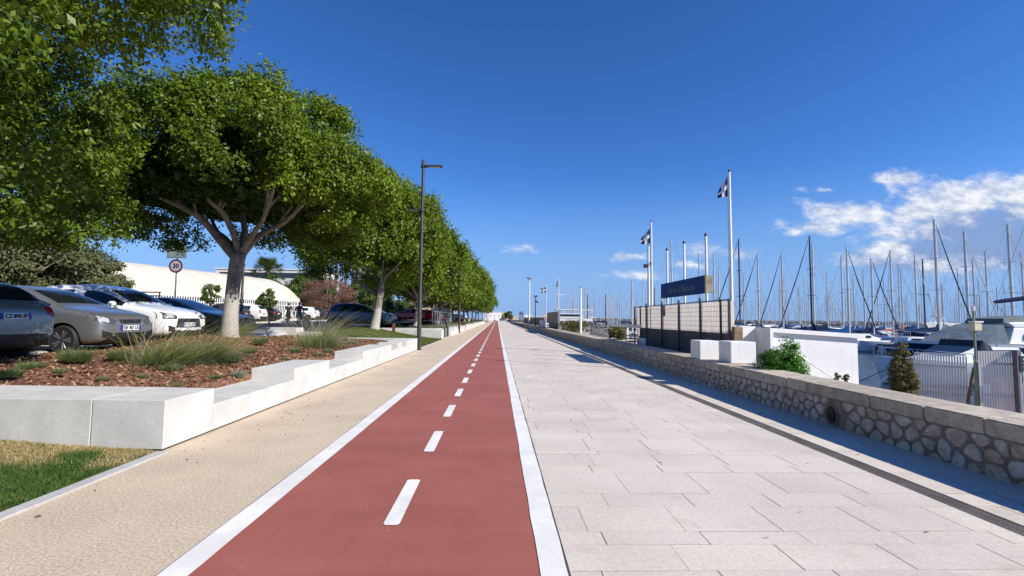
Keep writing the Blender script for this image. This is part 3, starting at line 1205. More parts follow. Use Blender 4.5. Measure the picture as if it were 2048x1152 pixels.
mb.tube([L3(748, 664), L3(749, 655), L3(754, 630), L3(758, 600), L3(762, 575), L3(762, 565)], [.42, .31, .25, .225, .215, .19], 14)
for pts, r0, r1 in (([(757, 590, 0), (735, 577, 0), (712, 560, 0), (696, 535, -.2), (680, 500, -.5)], .17, .06),
                    ([(762, 572, 0), (752, 555, .2), (742, 540, .4), (730, 500, .8)], .16, .06),
                    ([(762, 572, 0), (770, 555, 0), (790, 535, 0), (815, 510, 0)], .17, .06),
                    ([(762, 570, 0), (763, 545, -.8), (770, 500, -1.6)], .13, .05),
                    ([(762, 570, 0), (768, 545, 1), (775, 490, 2.4)], .13, .05)):
    limb(mb, [L3(*p) for p in pts], r0 * .75, r1)
ficus('ficus with whitewashed trunk on the grass mound beside the dark blue car', T3[0], T3[1], zb3, rg, mb, (.0, 0, 4.6), (3.7, 5.2, 4.2), 66, .95, 13000, .19, flat=.22, power=3.4, per=11)

# the row behind: two crown shapes, copied
rg = np.random.default_rng(12)
farA = ficus('ficus right behind the nearest lamp post, trunk half hidden by the pole', -7.5, 43.5, .9, rg, ficus_trunk(rg, 2.5, 4.6, 4, .27, (.3, 0)), (.1, 0, 4.5), (3.6, 5.8, 4.5), 66, 1.0, 7000, .28, flat=.25, power=3.4, per=10)
rg = np.random.default_rng(15)
farB = ficus('ficus with a bent white trunk left of the second lamp post', -7.3, 58, .95, rg, ficus_trunk(rg, 2.4, 4.4, 4, .26, (.45, .1)), (.2, 0, 4.4), (3.7, 5.8, 4.8), 66, 1.0, 6000, .32, flat=.25, power=3.4, per=10)
row = [(farA, 73, 'ficus in the row behind the second lamp post', 2.0, 1.0), (farB, 88, 'ficus in the row near the third lamp post', 1.2, 1.02), (farA, 103, 'fourth ficus from the far end of the tree row', 4.0, 1.04),
       (farB, 119, 'third ficus from the far end of the tree row', 3.3, 1.04), (farA, 136, 'second ficus from the far end of the tree row', 5.2, 1.05), (farB, 155, 'farthest ficus of the row where the lane narrows to a point', .6, 1.0)]
for src, y, lb, rz, sc in row:
    o = copy_tree(src)
    o['label'] = lb
    o.location = (-7.3, y, .95)
    o.rotation_euler.z = rz
    o.scale = (sc * .95, sc, sc)


def simple_tree(name, label, cat, x, y, z, h, rad, mat, rng, size, ncl=120, per=110, crad=None, group=None, bark=None, trunk_r=.16, flat=.7, lump=.25, crown_h=None):
    t = thing(name, label, cat, (x, y, z), 0, group)
    rz = crown_h or h * .42
    cz = h - rz
    mb = MB()
    mb.tube([(0, 0, -.2), (.05, 0, cz * .4), (-.05, .05, cz), (0, 0, h - rz * .4)], [trunk_r, trunk_r * .8, trunk_r * .6, .03], 8)
    for i in range(5):
        a = i * 1.256 + rng.uniform(-.4, .4)
        limb(mb, [(0, 0, cz * .6), (rad * .3 * math.cos(a), rad * .3 * math.sin(a), cz * .85), (rad * .7 * math.cos(a), rad * .7 * math.sin(a), cz + rz * .3)], trunk_r * .5, .03, 6)
    part('trunk', mb, bark or PLAINB, t, smooth=True)
    c, d = crown_points(rng, ncl, (rad, rad, rz), flat=flat, power=2.2, inner=.45, lump=lump)
    q, tone = foliage(rng, c + np.array([0, 0, cz]), d, per, crad or rad * .24, size)
    link('crown', quads_mesh(name + '_crown', q, mat, tone), t)
    return t


rg = np.random.default_rng(21)
GO = 'grey green trees behind the parked cars at left'
for x, y, h, r_, lb in ((-30, 24.5, 7.4, 4.3, 'dull green tree at the far left edge behind the grey car'), (-27.6, 27, 6.6, 3.6, 'dull green bushy tree above the silver hatchback'),
                        (-33, 29.5, 8.4, 5.0, 'tallest dull green tree behind the parked cars'), (-27.9, 31.5, 4.9, 2.5, 'smaller dull green tree at the end of the white air dome'),
                        (-37, 28, 8.0, 5.0, 'dull green tree in the second rank behind the far left cars'), (-25.3, 29.3, 2.9, 1.7, 'low dark bush over the roof of the white off-road car')):
    simple_tree('broadleaf_tree', lb, 'tree', x, y, .75, h, r_, OLV, rg, .22, 170, 150, r_ * .22, GO, crown_h=h * .46)
g1 = 'small trees along the white fence'
simple_tree('small_tree', 'small loose green tree by the white picket fence left of the nearest trunk', 'tree', -21.1, 35.0, .85, 3.05, .62, GRN, rg, .13, 40, 60, .2, g1, trunk_r=.07, crown_h=.9)
simple_tree('round_shrub', 'round clipped shrub above the white car by the picket fence', 'shrub', -21.7, 44.5, .9, 3.25, .78, GRN, rg, .14, 60, 80, .24, g1, trunk_r=.07, crown_h=1.1)
simple_tree('broadleaf_tree', 'dense mid green tree at the right end of the white dome', 'tree', -27.4, 69, .9, 6.4, 3.2, GRN, rg, .3, 150, 140, .85, None, crown_h=3.0)
simple_tree('russet_tree', 'half bare reddish tree between the white dome and the palm trunks', 'tree', -23.2, 64, .9, 6.2, 3.0, PINK, rg, .17, 120, 90, .75, None, crown_h=2.6, flat=.8)
simple_tree('russet_bush', 'thin reddish bush right of the half bare tree', 'tree', -21.8, 67, .9, 5.0, 1.4, PINK, rg, .17, 50, 70, .5, None, crown_h=2.2, flat=.8)
simple_tree('conifer_tree', 'dark green tree behind the tall bare palm trunks', 'tree', -26.5, 92, .9, 8.2, 3.2, GRN, rg, .35, 110, 110, .8, None, crown_h=3.6)
simple_tree('broadleaf_tree', 'green tree behind the third trunk and dark blue car', 'tree', -22.0, 84, .9, 6.8, 3.0, GRN, rg, .35, 90, 110, .8, None, crown_h=3.2)
simple_tree('broadleaf_tree', 'low green tree left of the cream building', 'tree', -23, 104, .9, 4.4, 3.4, GRN, rg, .4, 90, 100, .9, None, crown_h=2.0)
simple_tree('broadleaf_tree', 'round dark tree beside the distant tan house', 'tree', 8.5, 345, 0, 6.5, 3.2, GRN, rg, .6, 60, 70, .9, None, crown_h=2.8)


def fan_palm(name, label, x, y, z, h, r, rng, nfr=52, fan=True, trunk_r=.28, group=None, dead=.25):
    t = thing(name, label, 'palm', (x, y, z), 0, group)
    mb = MB()
    mb.tube([(0, 0, -.2), (.04, 0, h * .3), (.1, .05, h * .7), (.05, 0, h)], [trunk_r * 1.2, trunk_r, trunk_r * .9, trunk_r], 10)
    part('trunk', mb, PALMB, t, smooth=True)
    if nfr:
        P, T_ = [], []
        for i in range(nfr):
            a = i * 2.399 + rng.uniform(-.2, .2)
            el = rng.uniform(-.9, 1.35)
            d = np.array([math.cos(a) * math.cos(el), math.sin(a) * math.cos(el), math.sin(el)])
            L = r * rng.uniform(.85, 1.1)
            c0 = np.array([.05, 0, h])
            tip = c0 + d * L * .55 + np.array([0, 0, -.06 * L])
            side = norm(np.cross(d, [0, 0, 1.]))
            tn = rng.uniform(.1, .6) if el > -.35 else rng.uniform(.7, 1.)
            w = .02 * r
            P.append([c0 - side * w, c0 + side * w, tip + side * w, tip - side * w])
            T_.append(tn)
            if fan:
                for k in range(13):
                    b_ = (k - 6) / 6 * 1.25
                    dd = norm(d * math.cos(b_) + side * math.sin(b_) + np.array([0, 0, -.12]))
                    e_ = tip + dd * L * .45 + np.array([0, 0, -.12 * L * abs(b_)])
                    ww = norm(np.cross(dd, [0, .3, 1.])) * r * .022
                    mid = (tip + e_) / 2
                    P.append([tip, mid - ww, e_, mid + ww])
                    T_.append(tn * rng.uniform(.7, 1.2))
            else:
                prev = c0
                up = np.array([0, 0, 1.])
                for k in range(1, 15):
                    f = k / 14
                    p = c0 + d * L * f + np.array([0, 0, -.55 * L * f * f])
                    for s_ in (-1, 1):
                        e_ = p + side * s_ * L * .2 * (1.15 - f) + d * L * .1 + np.array([0, 0, -.07 * L])
                        q_ = (p - prev) * .45
                        P.append([p - q_, p + q_, e_ + q_ * .3, e_ - q_ * .3])
                        T_.append(tn * rng.uniform(.7, 1.2))
                    prev = p
        link('crown', quads_mesh(name + '_crown', np.array(P), PALM, np.clip(T_, 0, 1)), t)
    return t


p_ = atY(535, 545, 76)
fan_palm('fan_palm', 'bushy fan palm rising behind the white air dome', p_.x, 76, .9, p_.z - .9, 3.1, rg, 80)
gp = 'tall bare palm trunks'
for px, Y_, lb in ((669, 92, 'leftmost tall bare palm trunk beside the reddish tree'), (689, 96, 'second tall palm trunk, leaning slightly'), (703, 92, 'third tall thin pale palm trunk'), (712, 90, 'fourth tall palm trunk from the left'), (722, 94, 'tall palm trunk nearest the whitewashed tree on the mound')):
    p_ = atY(px, 600, Y_)
    fan_palm('tall_palm', lb, p_.x, Y_, .9, 13.5, 2.2, rg, 30, True, .32, gp)
for px, Y_, h_, r_, lb in ((776, 74, 2.6, 2.5, 'short feathery date palm right of the mound tree'), (800, 80, 2.4, 2.6, 'short feathery date palm between two trunks'), (757, 78, 2.6, 2.2, 'short feathery palm half hidden by the mound tree trunk'), (823, 86, 2.2, 2.2, 'short date palm left of the nearest lamp post')):
    p_ = atY(px, 600, Y_)
    fan_palm('date_palm', lb, p_.x, Y_, .95, h_, r_, rg, 42, False, .3, 'short date palms in the car park')
for px, lb in ((1040, 'left one of two small distant palms beyond the sea wall'), (1044.5, 'right one of two small distant palms beyond the sea wall')):
    p_ = atY(px, 628, 230)
    fan_palm('fan_palm', lb, p_.x, 230, 0, 4.6, 1.1, rg, 26, True, .3, 'pair of distant palms')

# ------------------------------------------------------------------ cars
def paint(name, col, metal=.35, rough=.28):
    return M('paint_' + name, col, rough, metal, var=.0, coat=.35 if sum(col) < .4 else .7)


DG = bpy.context.evaluated_depsgraph_get


def eval_mesh(o):
    bpy.context.view_layer.update()
    dg = DG()
    return bpy.data.meshes.new_from_object(o.evaluated_get(dg))


# stations: x, half width, z bottom, belt, roof, roof-edge width ratio, glass code (for the span to the next station)
HATCH = [(1.98, .62, .34, .66, .70, .9, ''), (1.92, .75, .22, .78, .81, .9, ''), (1.55, .82, .19, .88, .93, .86, ''), (1.1, .845, .19, .94, 1.0, .84, ''), (.92, .85, .19, .965, 1.025, .83, 'W'),
         (.12, .85, .19, .97, 1.43, .68, 's'), (-.42, .85, .19, .98, 1.48, .66, ''), (-.52, .85, .19, .98, 1.48, .66, 's'), (-1.25, .84, .19, 1.0, 1.45, .65, ''), (-1.62, .83, .20, 1.02, 1.38, .66, 'R'),
         (-1.90, .80, .24, 1.02, 1.06, .80, ''), (-1.98, .76, .28, .92, .95, .85, ''), (-2.02, .66, .36, .66, .70, .9, '')]
SUV = [(2.10, .66, .40, .66, .70, .9, ''), (2.04, .80, .26, .84, .88, .9, ''), (1.65, .87, .23, .96, 1.02, .88, ''), (1.15, .89, .23, 1.03, 1.09, .86, ''), (.95, .895, .23, 1.06, 1.12, .84, 'W'),
       (.25, .895, .23, 1.07, 1.57, .72, 's'), (-.38, .895, .23, 1.08, 1.65, .70, ''), (-.48, .895, .23, 1.08, 1.655, .70, 's'), (-1.30, .89, .23, 1.10, 1.63, .70, ''), (-1.78, .88, .25, 1.12, 1.56, .72, 'R'),
       (-2.02, .85, .28, 1.12, 1.16, .84, ''), (-2.10, .82, .30, .98, 1.02, .9, ''), (-2.13, .72, .40, .70, .75, .9, '')]
SEDAN = [(2.32, .60, .36, .58, .62, .9, ''), (2.26, .78, .22, .68, .72, .9, ''), (1.8, .89, .18, .80, .85, .88, ''), (1.25, .91, .18, .88, .94, .86, ''), (.98, .91, .18, .91, .97, .84, 'W'),
         (.05, .91, .18, .93, 1.37, .66, 's'), (-.40, .91, .18, .94, 1.42, .64, ''), (-.50, .91, .18, .94, 1.42, .64, 's'), (-1.10, .91, .18, .96, 1.36, .64, ''), (-1.25, .91, .18, .97, 1.31, .65, 'R'),
         (-1.75, .90, .20, .99, 1.04, .82, ''), (-2.22, .84, .24, .96, 1.0, .88, ''), (-2.32, .72, .36, .72, .78, .9, '')]
WHEEL = {'h': (1.22, -1.27, .31), 's': (1.28, -1.30, .345), 'd': (1.38, -1.35, .325)}
PROTO = {}


def car_shape(kind):
    if kind in PROTO:
        return PROTO[kind]
    st = {'h': HATCH, 's': SUV, 'd': SEDAN}[kind]
    fx, rx, wr = WHEEL[kind]
    rings = []
    for x, w, zb, be, ro, k, _ in st:
        h = [(.55 * w, zb), (.93 * w, zb + .02), (w, zb + .16), (w * 1.0, (zb + be) * .52), (w * .985, be - .06), (w * .955, be), (w * k, be + (ro - be) * .86 if ro - be > .15 else ro - .01), (w * k * .86, ro), (w * k * .4, ro + .012)]
        ring = [(x, -y, z) for y, z in h[::-1]] + [(x, y, z) for y, z in h]
        rings.append(ring)
    nn = len(rings[0])

    def mf(i, k):
        code = st[i][6]
        kk = k if k >= 9 else 16 - k          # segment index on the right half: 9..16
        seg = kk - 9 if k != 8 and k != 17 else (8 if k == 17 else -1)
        if k < 8:
            seg = 7 - k
        if code in ('W', 'R') and seg in (7, 8):
            return 1 if code == 'W' else 3
        if code in ('s', 'W') and seg == 5:
            return 2
        if seg in (-1, 0):
            return 4
        return 0
    mb = MB().loft(rings, True, True, 0, mf)
    me = mb.mesh('car_shell', [WHITE] * 5, smooth=True)
    o = link('tmp', me)
    md = o.modifiers.new('s', 'SUBSURF')
    md.levels = md.render_levels = 2
    cut = MB()
    for x in (fx, rx):
        cut.lathe([(wr + .055, -1.2), (wr + .055, 1.2)], (x, 0, wr), 28, 'y')
    co_ = link('cut', cut.mesh('cut', [BLACKP] * 5))
    co_.data.polygons.foreach_set('material_index', [4] * len(co_.data.polygons))
    bo = o.modifiers.new('b', 'BOOLEAN')
    bo.object = co_
    bo.operation = 'DIFFERENCE'
    bo.solver = 'EXACT'
    me = eval_mesh(o)
    bpy.data.objects.remove(o)
    bpy.data.objects.remove(co_)
    bm = bmesh.new()
    bm.from_mesh(me)
    bm.normal_update()
    bvh = BVHTree.FromBMesh(bm)
    groups = {}
    for f in bm.faces:
        mi = f.material_index
        c = f.calc_center_median()
        if mi == 2:
            mi = ('side', 0 if c.y < 0 else 1, 0 if c.x > -.47 else 1)
        groups.setdefault(mi, []).append(f)
    parts = {}
    for key, fs in groups.items():
        idx = {}
        vs, ff = [], []
        for f in fs:
            t = []
            for v in f.verts:
                if v.index not in idx:
                    idx[v.index] = len(vs)
                    vs.append(v.co.copy())
                t.append(idx[v.index])
            ff.append(t)
        parts[key] = (vs, ff)
    bm.free()

    def patch(quad, axis, out=.010, nu=8, nv=5):
        """quad of four (a,b) corners projected along axis onto the shell"""
        vs, fs = [], []
        q = [Vector((p[0], p[1])) for p in quad]
        for lay in (out, -.02):
            for j in range(nv + 1):
                for i in range(nu + 1):
                    p = q[0].lerp(q[1], i / nu).lerp(q[3].lerp(q[2], i / nu), j / nv)
                    if axis[1] == 'x':
                        sg = 1 if axis[0] == '+' else -1
                        og, d = Vector((3 * sg, p.x, p.y)), Vector((-sg, 0, 0))
                    else:
                        sg = 1 if axis[0] == '+' else -1
                        og, d = Vector((p.x, 3 * sg, p.y)), Vector((0, -sg, 0))
                    h = bvh.ray_cast(og, d)
                    loc = h[0] if h[0] else og + d * 1.4
                    vs.append(loc - d * lay)
        m_ = (nu + 1) * (nv + 1)
        for j in range(nv):
            for i in range(nu):
                a = j * (nu + 1) + i
                fs.append((a, a + 1, a + nu + 2, a + nu + 1))
        border = [i for i in range(nu + 1)] + [j * (nu + 1) + nu for j in range(1, nv + 1)] + [nv * (nu + 1) + i for i in range(nu - 1, -1, -1)] + [j * (nu + 1) for j in range(nv - 1, 0, -1)]
        for a, b_ in zip(border, border[1:] + border[:1]):
            fs.append((a, b_, b_ + m_, a + m_))
        return MB().add(vs, fs)
    PROTO[kind] = (parts, patch, (fx, rx, wr), st)
    return PROTO[kind]


def wheel_meshes(wr):
    w = .2
    ty = MB().lathe([(wr * .66, -w / 2 + .01), (wr * .9, -w / 2), (wr, -w / 2 + .04), (wr, w / 2 - .04), (wr * .9, w / 2), (wr * .66, w / 2 - .01)], n=24, axis='y')
    rm = MB()
    rm.lathe([(wr * .67, -w / 2 + .012), (wr * .62, -w / 2 + .012), (wr * .60, -w / 2 + .06), (wr * .60, w / 2 - .02), (wr * .67, w / 2 - .02)], n=24, axis='y', mi=0)
    rm.lathe([(.001, .0), (wr * .6, .0), (wr * .6, .02), (.001, .02)], n=20, axis='y', mi=1)
    for i in range(5):
        a = 2 * math.pi * i / 5
        for da in (-.16, .16):
            c, s = math.cos(a + da), math.sin(a + da)
            c0, s0 = math.cos(a + da * 2.2), math.sin(a + da * 2.2)
            rm.tube([(wr * .1 * c, -w / 2 + .035, wr * .1 * s), (wr * .64 * c, -w / 2 + .02, wr * .64 * s)], [.028, .022], 6, 0)
    rm.lathe([(.001, -w / 2 + .015), (wr * .16, -w / 2 + .02), (wr * .18, -w / 2 + .06)], n=12, axis='y', mi=0)
    return ty.mesh('tyre', RUBBER, True), rm.mesh('rim', [RIM, BLACKP], True)


WM = {}
TXT = {}


def text_mesh(s, size, mat, bold=0.0, shear=0.0, ext=.002):
    cu = bpy.data.curves.new('txt', 'FONT')
    cu.body = s
    cu.size = size
    cu.extrude = ext
    cu.offset = bold
    cu.shear = shear
    cu.align_x = 'CENTER'
    cu.align_y = 'CENTER'
    cu.resolution_u = 3
    o = link('txt', cu)
    me = eval_mesh(o)
    bpy.data.objects.remove(o)
    me.materials.clear()
    me.materials.append(mat)
    return me


INK = M('plate_ink', (.02, .02, .025), .6, var=0)


def car(kind, label, x, y, z, rz, pm, group, plate=None, plate_r=None, roofbars=False, detail=True, lamp=LAMPG, scale=1., trim=BLACKP, name='parked_car'):
    parts, patch, (fx, rx, wr), st = car_shape(kind)
    t = thing(name, label, 'car', (x, y, z), rz, group)
    key = (kind, pm.name)

    def raw(nm, k, mats):
        if k not in parts:
            return
        ck = (kind, nm, str(k), mats[0].name)
        if ck not in WM:
            me = bpy.data.meshes.new(nm)
            me.from_pydata(parts[k][0], [], parts[k][1])
            me.materials.append(mats[0])
            me.polygons.foreach_set('use_smooth', [True] * len(me.polygons))
            me.set_sharp_from_angle(angle=R(35))
            WM[ck] = me
        return link(nm, WM[ck], t)

    def pat(nm, quad, axis, mat, parent=t, **kw):
        ck = (kind, nm, str(quad), axis, mat.name)
        if ck not in WM:
            me = patch(quad, axis, **kw).mesh(nm, mat, True)
            WM[ck] = me
        return link(nm, WM[ck], parent)
    raw('body', 0, [pm])
    raw('windscreen', 1, [GLASS])
    raw('rear_window', 3, [GLASS])
    raw('underbody', 4, [BLACKP])
    for sd in (0, 1):
        for fr in (0, 1):
            raw('side_window', ('side', sd, fr), [GLASS])
    if ('w', kind) not in WM:
        WM[('w', kind)] = wheel_meshes(wr)
    ty, rm = WM[('w', kind)]
    wd = max(s[1] for s in st)
    for wx in (fx, rx):
        for sg in (-1, 1):
            wo = link('wheel', ty, t)
            wo.location = (wx, sg * (wd - .115), wr)
            wo.rotation_euler = (0, 0, 0 if sg < 0 else math.pi)
            link('rim', rm, wo)
    L0, L1 = st[0][0], st[-1][0]
    zf = st[1][3]
    zr = st[-3][3]
    # lamps, grille, bumpers, plates
    for sg in (-1, 1):
        if kind == 's':
            hl = pat('headlight', [(sg * .42, zf - .02), (sg * .82, zf + .09), (sg * .83, zf - .10), (sg * .47, zf - .11)], '+x', LAMPD)
            pat('lens', [(sg * .55, zf + .00), (sg * .72, zf + .045), (sg * .73, zf - .07), (sg * .57, zf - .08)], '+x', lamp, parent=hl, out=.016, nu=3, nv=2)
            pat('tail_light', [(sg * .60, zr - .02), (sg * .82, zr + .04), (sg * .82, zr - .28), (sg * .62, zr - .2)], '-x', TAIL)
            pat('fog_light', [(sg * .50, .50), (sg * .72, .56), (sg * .70, .40), (sg * .54, .40)], '+x', BLACKP)
        else:
            hl = pat('headlight', [(sg * .34, zf - .06), (sg * .75, zf + .11), (sg * .79, zf - .05), (sg * .44, zf - .15)], '+x', LAMPD)
            pat('lens', [(sg * .55, zf - .01), (sg * .70, zf + .05), (sg * .72, zf - .06), (sg * .56, zf - .11)], '+x', lamp, parent=hl, out=.016, nu=3, nv=2)
            pat('tail_light', [(sg * .56, zr - .04), (sg * .79, zr + .03), (sg * .79, zr - .22), (sg * .6, zr - .16)], '-x', TAIL)
            pat('fog_light', [(sg * .44, .45), (sg * .68, .51), (sg * .66, .36), (sg * .47, .35)], '+x', BLACKP)
    if kind == 's':
        pat('grille', [(-.42, zf - .09), (.42, zf - .09), (.48, .50), (-.48, .50)], '+x', trim)
        pat('front_bumper_trim', [(-.78, .40), (.78, .40), (.72, .27), (-.72, .27)], '+x', BLACKP)
        pat('rear_bumper_trim', [(-.80, .56), (.80, .56), (.76, .3), (-.76, .3)], '-x', BLACKP)
        zp = .58
    elif kind == 'h':
        pat('grille', [(-.30, zf - .03), (.30, zf - .03), (.26, zf - .12), (-.26, zf - .12)], '+x', trim)
        pat('lower_grille', [(-.40, .46), (.40, .46), (.36, .32), (-.36, .32)], '+x', BLACKP)
        pat('rear_bumper_trim', [(-.76, .50), (.76, .50), (.62, .28), (-.62, .28)], '-x', BLACKP)
        zp = .56
    else:
        pat('grille', [(-.2, zf - .02), (.2, zf - .02), (.07, .36), (-.07, .36)], '+x', trim)
        pat('lower_grille', [(-.62, .36), (.62, .36), (.58, .26), (-.58, .26)], '+x', BLACKP)
        zp = .45
    for end, sgn, tx, zz in (('+x', 1, plate, zp), ('-x', -1, plate_r, {'h': .82, 's': .82, 'd': .70}[kind])):
        if tx is None and not detail:
            continue
        off = -.45 if (kind == 'd' and sgn > 0) else 0.
        if kind == 'h' and sgn > 0:
            off = 0.
        po = pat('number_plate', [(off - .26, zz + .055), (off + .26, zz + .055), (off + .26, zz - .055), (off - .26, zz - .055)], end, PLATE, out=.016, nu=4, nv=1)
        for e in (-1, 1):
            pat('plate_band', [(off + e * .26, zz + .055), (off + e * .215, zz + .055), (off + e * .215, zz - .055), (off + e * .26, zz - .055)], end, PLATEB, parent=po, out=.020, nu=2, nv=1)
        if tx:
            k_ = ('tx', tx)
            if k_ not in TXT:
                TXT[k_] = text_mesh(tx, .10, INK, .002)
            ob = link('plate_lettering', TXT[k_], po)
            xs_ = max(v.co.x for v in po.data.vertices) if sgn > 0 else min(v.co.x for v in po.data.vertices)
            ob.location = (xs_ + sgn * .003, off, zz)
            ob.rotation_euler = (R(90), 0, R(90) * sgn)
            ob.scale = (.9, 1, 1)
    if detail:
        for sg in (-1, 1):
            mm = MB().ell((st[4][0] - .22, sg * (wd + .09), st[4][3] + .06), (.07, .11, .075), 10)
            part('mirror', mm, pm, t, smooth=True)
            for hx in (-.30, -1.12):
                pat('door_handle', [(hx, st[4][3] - .10), (hx + .17, st[4][3] - .10), (hx + .17, st[4][3] - .13), (hx, st[4][3] - .13)], '+y' if sg > 0 else '-y', CHROME if kind == 'd' else pm, out=.028, nu=3, nv=1)
            for sx_ in (.86, -.47):
                pat('door_seam', [(sx_, st[4][3] - .02), (sx_ + .014, st[4][3] - .02), (sx_ + .014 - .03, .34), (sx_ - .03, .34)], '+y' if sg > 0 else '-y', BLACKP, out=.003, nu=1, nv=6)
            pat('sill_trim', [(.86, .30), (-.90, .30), (-.90, .24), (.86, .24)], '+y' if sg > 0 else '-y', BLACKP, out=.008)
        if roofbars:
            for sg in (-1, 1):
                part('roof_rail', MB().tube([(.2, sg * .56, 1.53), (0, sg * .57, 1.64), (-1.3, sg * .57, 1.68), (-1.6, sg * .56, 1.60)], .02, 6), pm, t, True)
    if scale != 1:
        t.scale = (scale,) * 3
    return t


LAMPD = M('headlamp_dark', (.10, .105, .11), .12, .3, var=0)
SILV = paint('silver', (.24, .245, .245), .55, .32)
SILG = paint('grey_green', (.22, .265, .275), .5)
WHT = paint('white', (.80, .80, .79), 0)
DGREY = paint('slate', (.05, .058, .058), .25)
DBLUE = paint('dark_blue', (.03, .06, .12), .5)
BRN = paint('dark_brown', (.07, .055, .05), .3)
REDP = paint('red', (.42, .012, .012), .1)
BLK = paint('black', (.02, .02, .024), .3)
MID = paint('mid_blue', (.06, .12, .24), .4)
G1 = 'cars parked along the planter'
G2 = 'cars parked in the second row'
G3 = 'cars parked farther along the promenade'
car('h', 'grey green hatchback seen from behind at the left edge, dark rear window', -10.50, 8.5, zpark(8.5), math.pi, SILG, G1, plate_r='CZ 845 EF')
car('h', 'sunlit silver hatchback parked nose to the mulch bed, second from the left', -10.30, 10.98, zpark(11), R(-3), SILV, G1, plate='DE 407 LK')
car('s', 'white off-road car with dappled shade on its bonnet and black grille', -10.78, 13.55, zpark(13.5), R(-3), WHT, G1, plate='EY 512 GT')
car('d', 'dark slate saloon half hidden by the nearest whitewashed trunk', -11.2, 16.95, zpark(17), R(-4), DGREY, G1, plate='DP 630 HB')
car('s', 'dark blue car behind the tree on the grass mound', -9.75, 33.6, zpark(33.6), 0, DBLUE, G1, plate='EX 274 RS')
ROW2 = [('s', 'dark brown off-road car at the left end of the second row, red tail light', 39.7, -23.2, BRN, 'ER 118 KD'), ('s', 'white boxy car seen from behind, beside the dark brown off-road car', 42.6, -23.15, WHT, 'FA 702 ND'),
        ('h', 'black car directly behind the person in black', 45.3, -23.0, BLK, None), ('h', 'white hatchback between the two walking people', 48.0, -23.0, WHT, None),
        ('d', 'dark grey car just right of the walking people', 51.0, -23.2, BRN, None), ('s', 'white off-road car with black wheel arches in the second row', 54.8, -23.0, WHT, None),
        ('h', 'dark grey hatchback beside the thin parking lamp pole', 58.6, -22.9, DGREY, None), ('h', 'bright red hatchback in the second row', 62.2, -22.9, REDP, None), ('h', 'blue hatchback at the right end of the second row', 66, -22.9, MID, None)]
for kd, lb, y, x, pm, tx in ROW2:
    car(kd, lb, x, y, zpark(y), math.pi + R(3), pm, G2, plate_r=tx, detail=y < 57)
for kd, lb, x, y, rz, pm in (('h', 'white car nosing out right of the mound tree trunk', -11.9, 46, 0, WHT), ('h', 'blue hatchback far behind the date palms', -17, 70, 0, MID), ('h', 'grey car beside the short date palms', -19, 76, 0, DGREY),
                             ('s', 'red off-road car left of the nearest lamp post', -11.8, 62, math.pi, REDP), ('s', 'dark red car behind the railing right of the nearest lamp post', -9.7, 67, 0, REDP),
                             ('h', 'white car under the tree beside the second lamp post', -9.0, 92, 0, WHT), ('d', 'black car behind the railing posts', -10.5, 74, 0, BLK), ('d', 'dark car in the shade behind the railing', -10.6, 80, 0, DGREY),
                             ('h', 'white hatchback in shade beyond the second lamp post', -10, 104, 0, WHT), ('h', 'silver hatchback in the shade behind the third lamp post', -10, 118, 0, SILV), ('h', 'white car far down the tree row', -10, 134, 0, WHT)):
    car(kd, lb, x, y, zpark(y), rz, pm, G3, detail=False)
for lb, x, y, rz, pm in (('white van-like car at the far end of the promenade', 2.2 - 4, 300, R(90), WHT), ('dark blue car at the far end of the promenade', 2.2, 300, R(90), DBLUE), ('dark red car beside the sea wall at the far end', 7.5, 290, R(90), REDP), ('silver car beside the sea wall at the far end', 7.8, 260, R(90), SILV)):
    car('s', lb, x, y, 0, rz, pm, 'cars at the far end of the promenade', detail=False)

# ------------------------------------------------------------------ people
SKIN = M('skin', (.36, .20, .13), .55, var=.05)
SKIND = M('skin_tan', (.28, .15, .10), .55, var=.05)
HAIR = M('dark_hair', (.012, .010, .009), .7, var=.2)


def skin_mesh(name, verts, edges, radii, mat, root=0, sub=2):
    me = bpy.data.meshes.new(name)
    me.from_pydata(verts, edges, [])
    o = link('tmp', me)
    o.modifiers.new('k', 'SKIN')
    for v, r_ in zip(me.skin_vertices[0].data, radii):
        v.radius = (r_, r_) if not hasattr(r_, '__len__') else r_
        v.use_root = False
    me.skin_vertices[0].data[root].use_root = True
    md = o.modifiers.new('s', 'SUBSURF')
    md.levels = md.render_levels = sub
    em = eval_mesh(o)
    bpy.data.objects.remove(o)
    em.materials.clear()
    em.materials.append(mat)
    em.polygons.foreach_set('use_smooth', [True] * len(em.polygons))
    return em


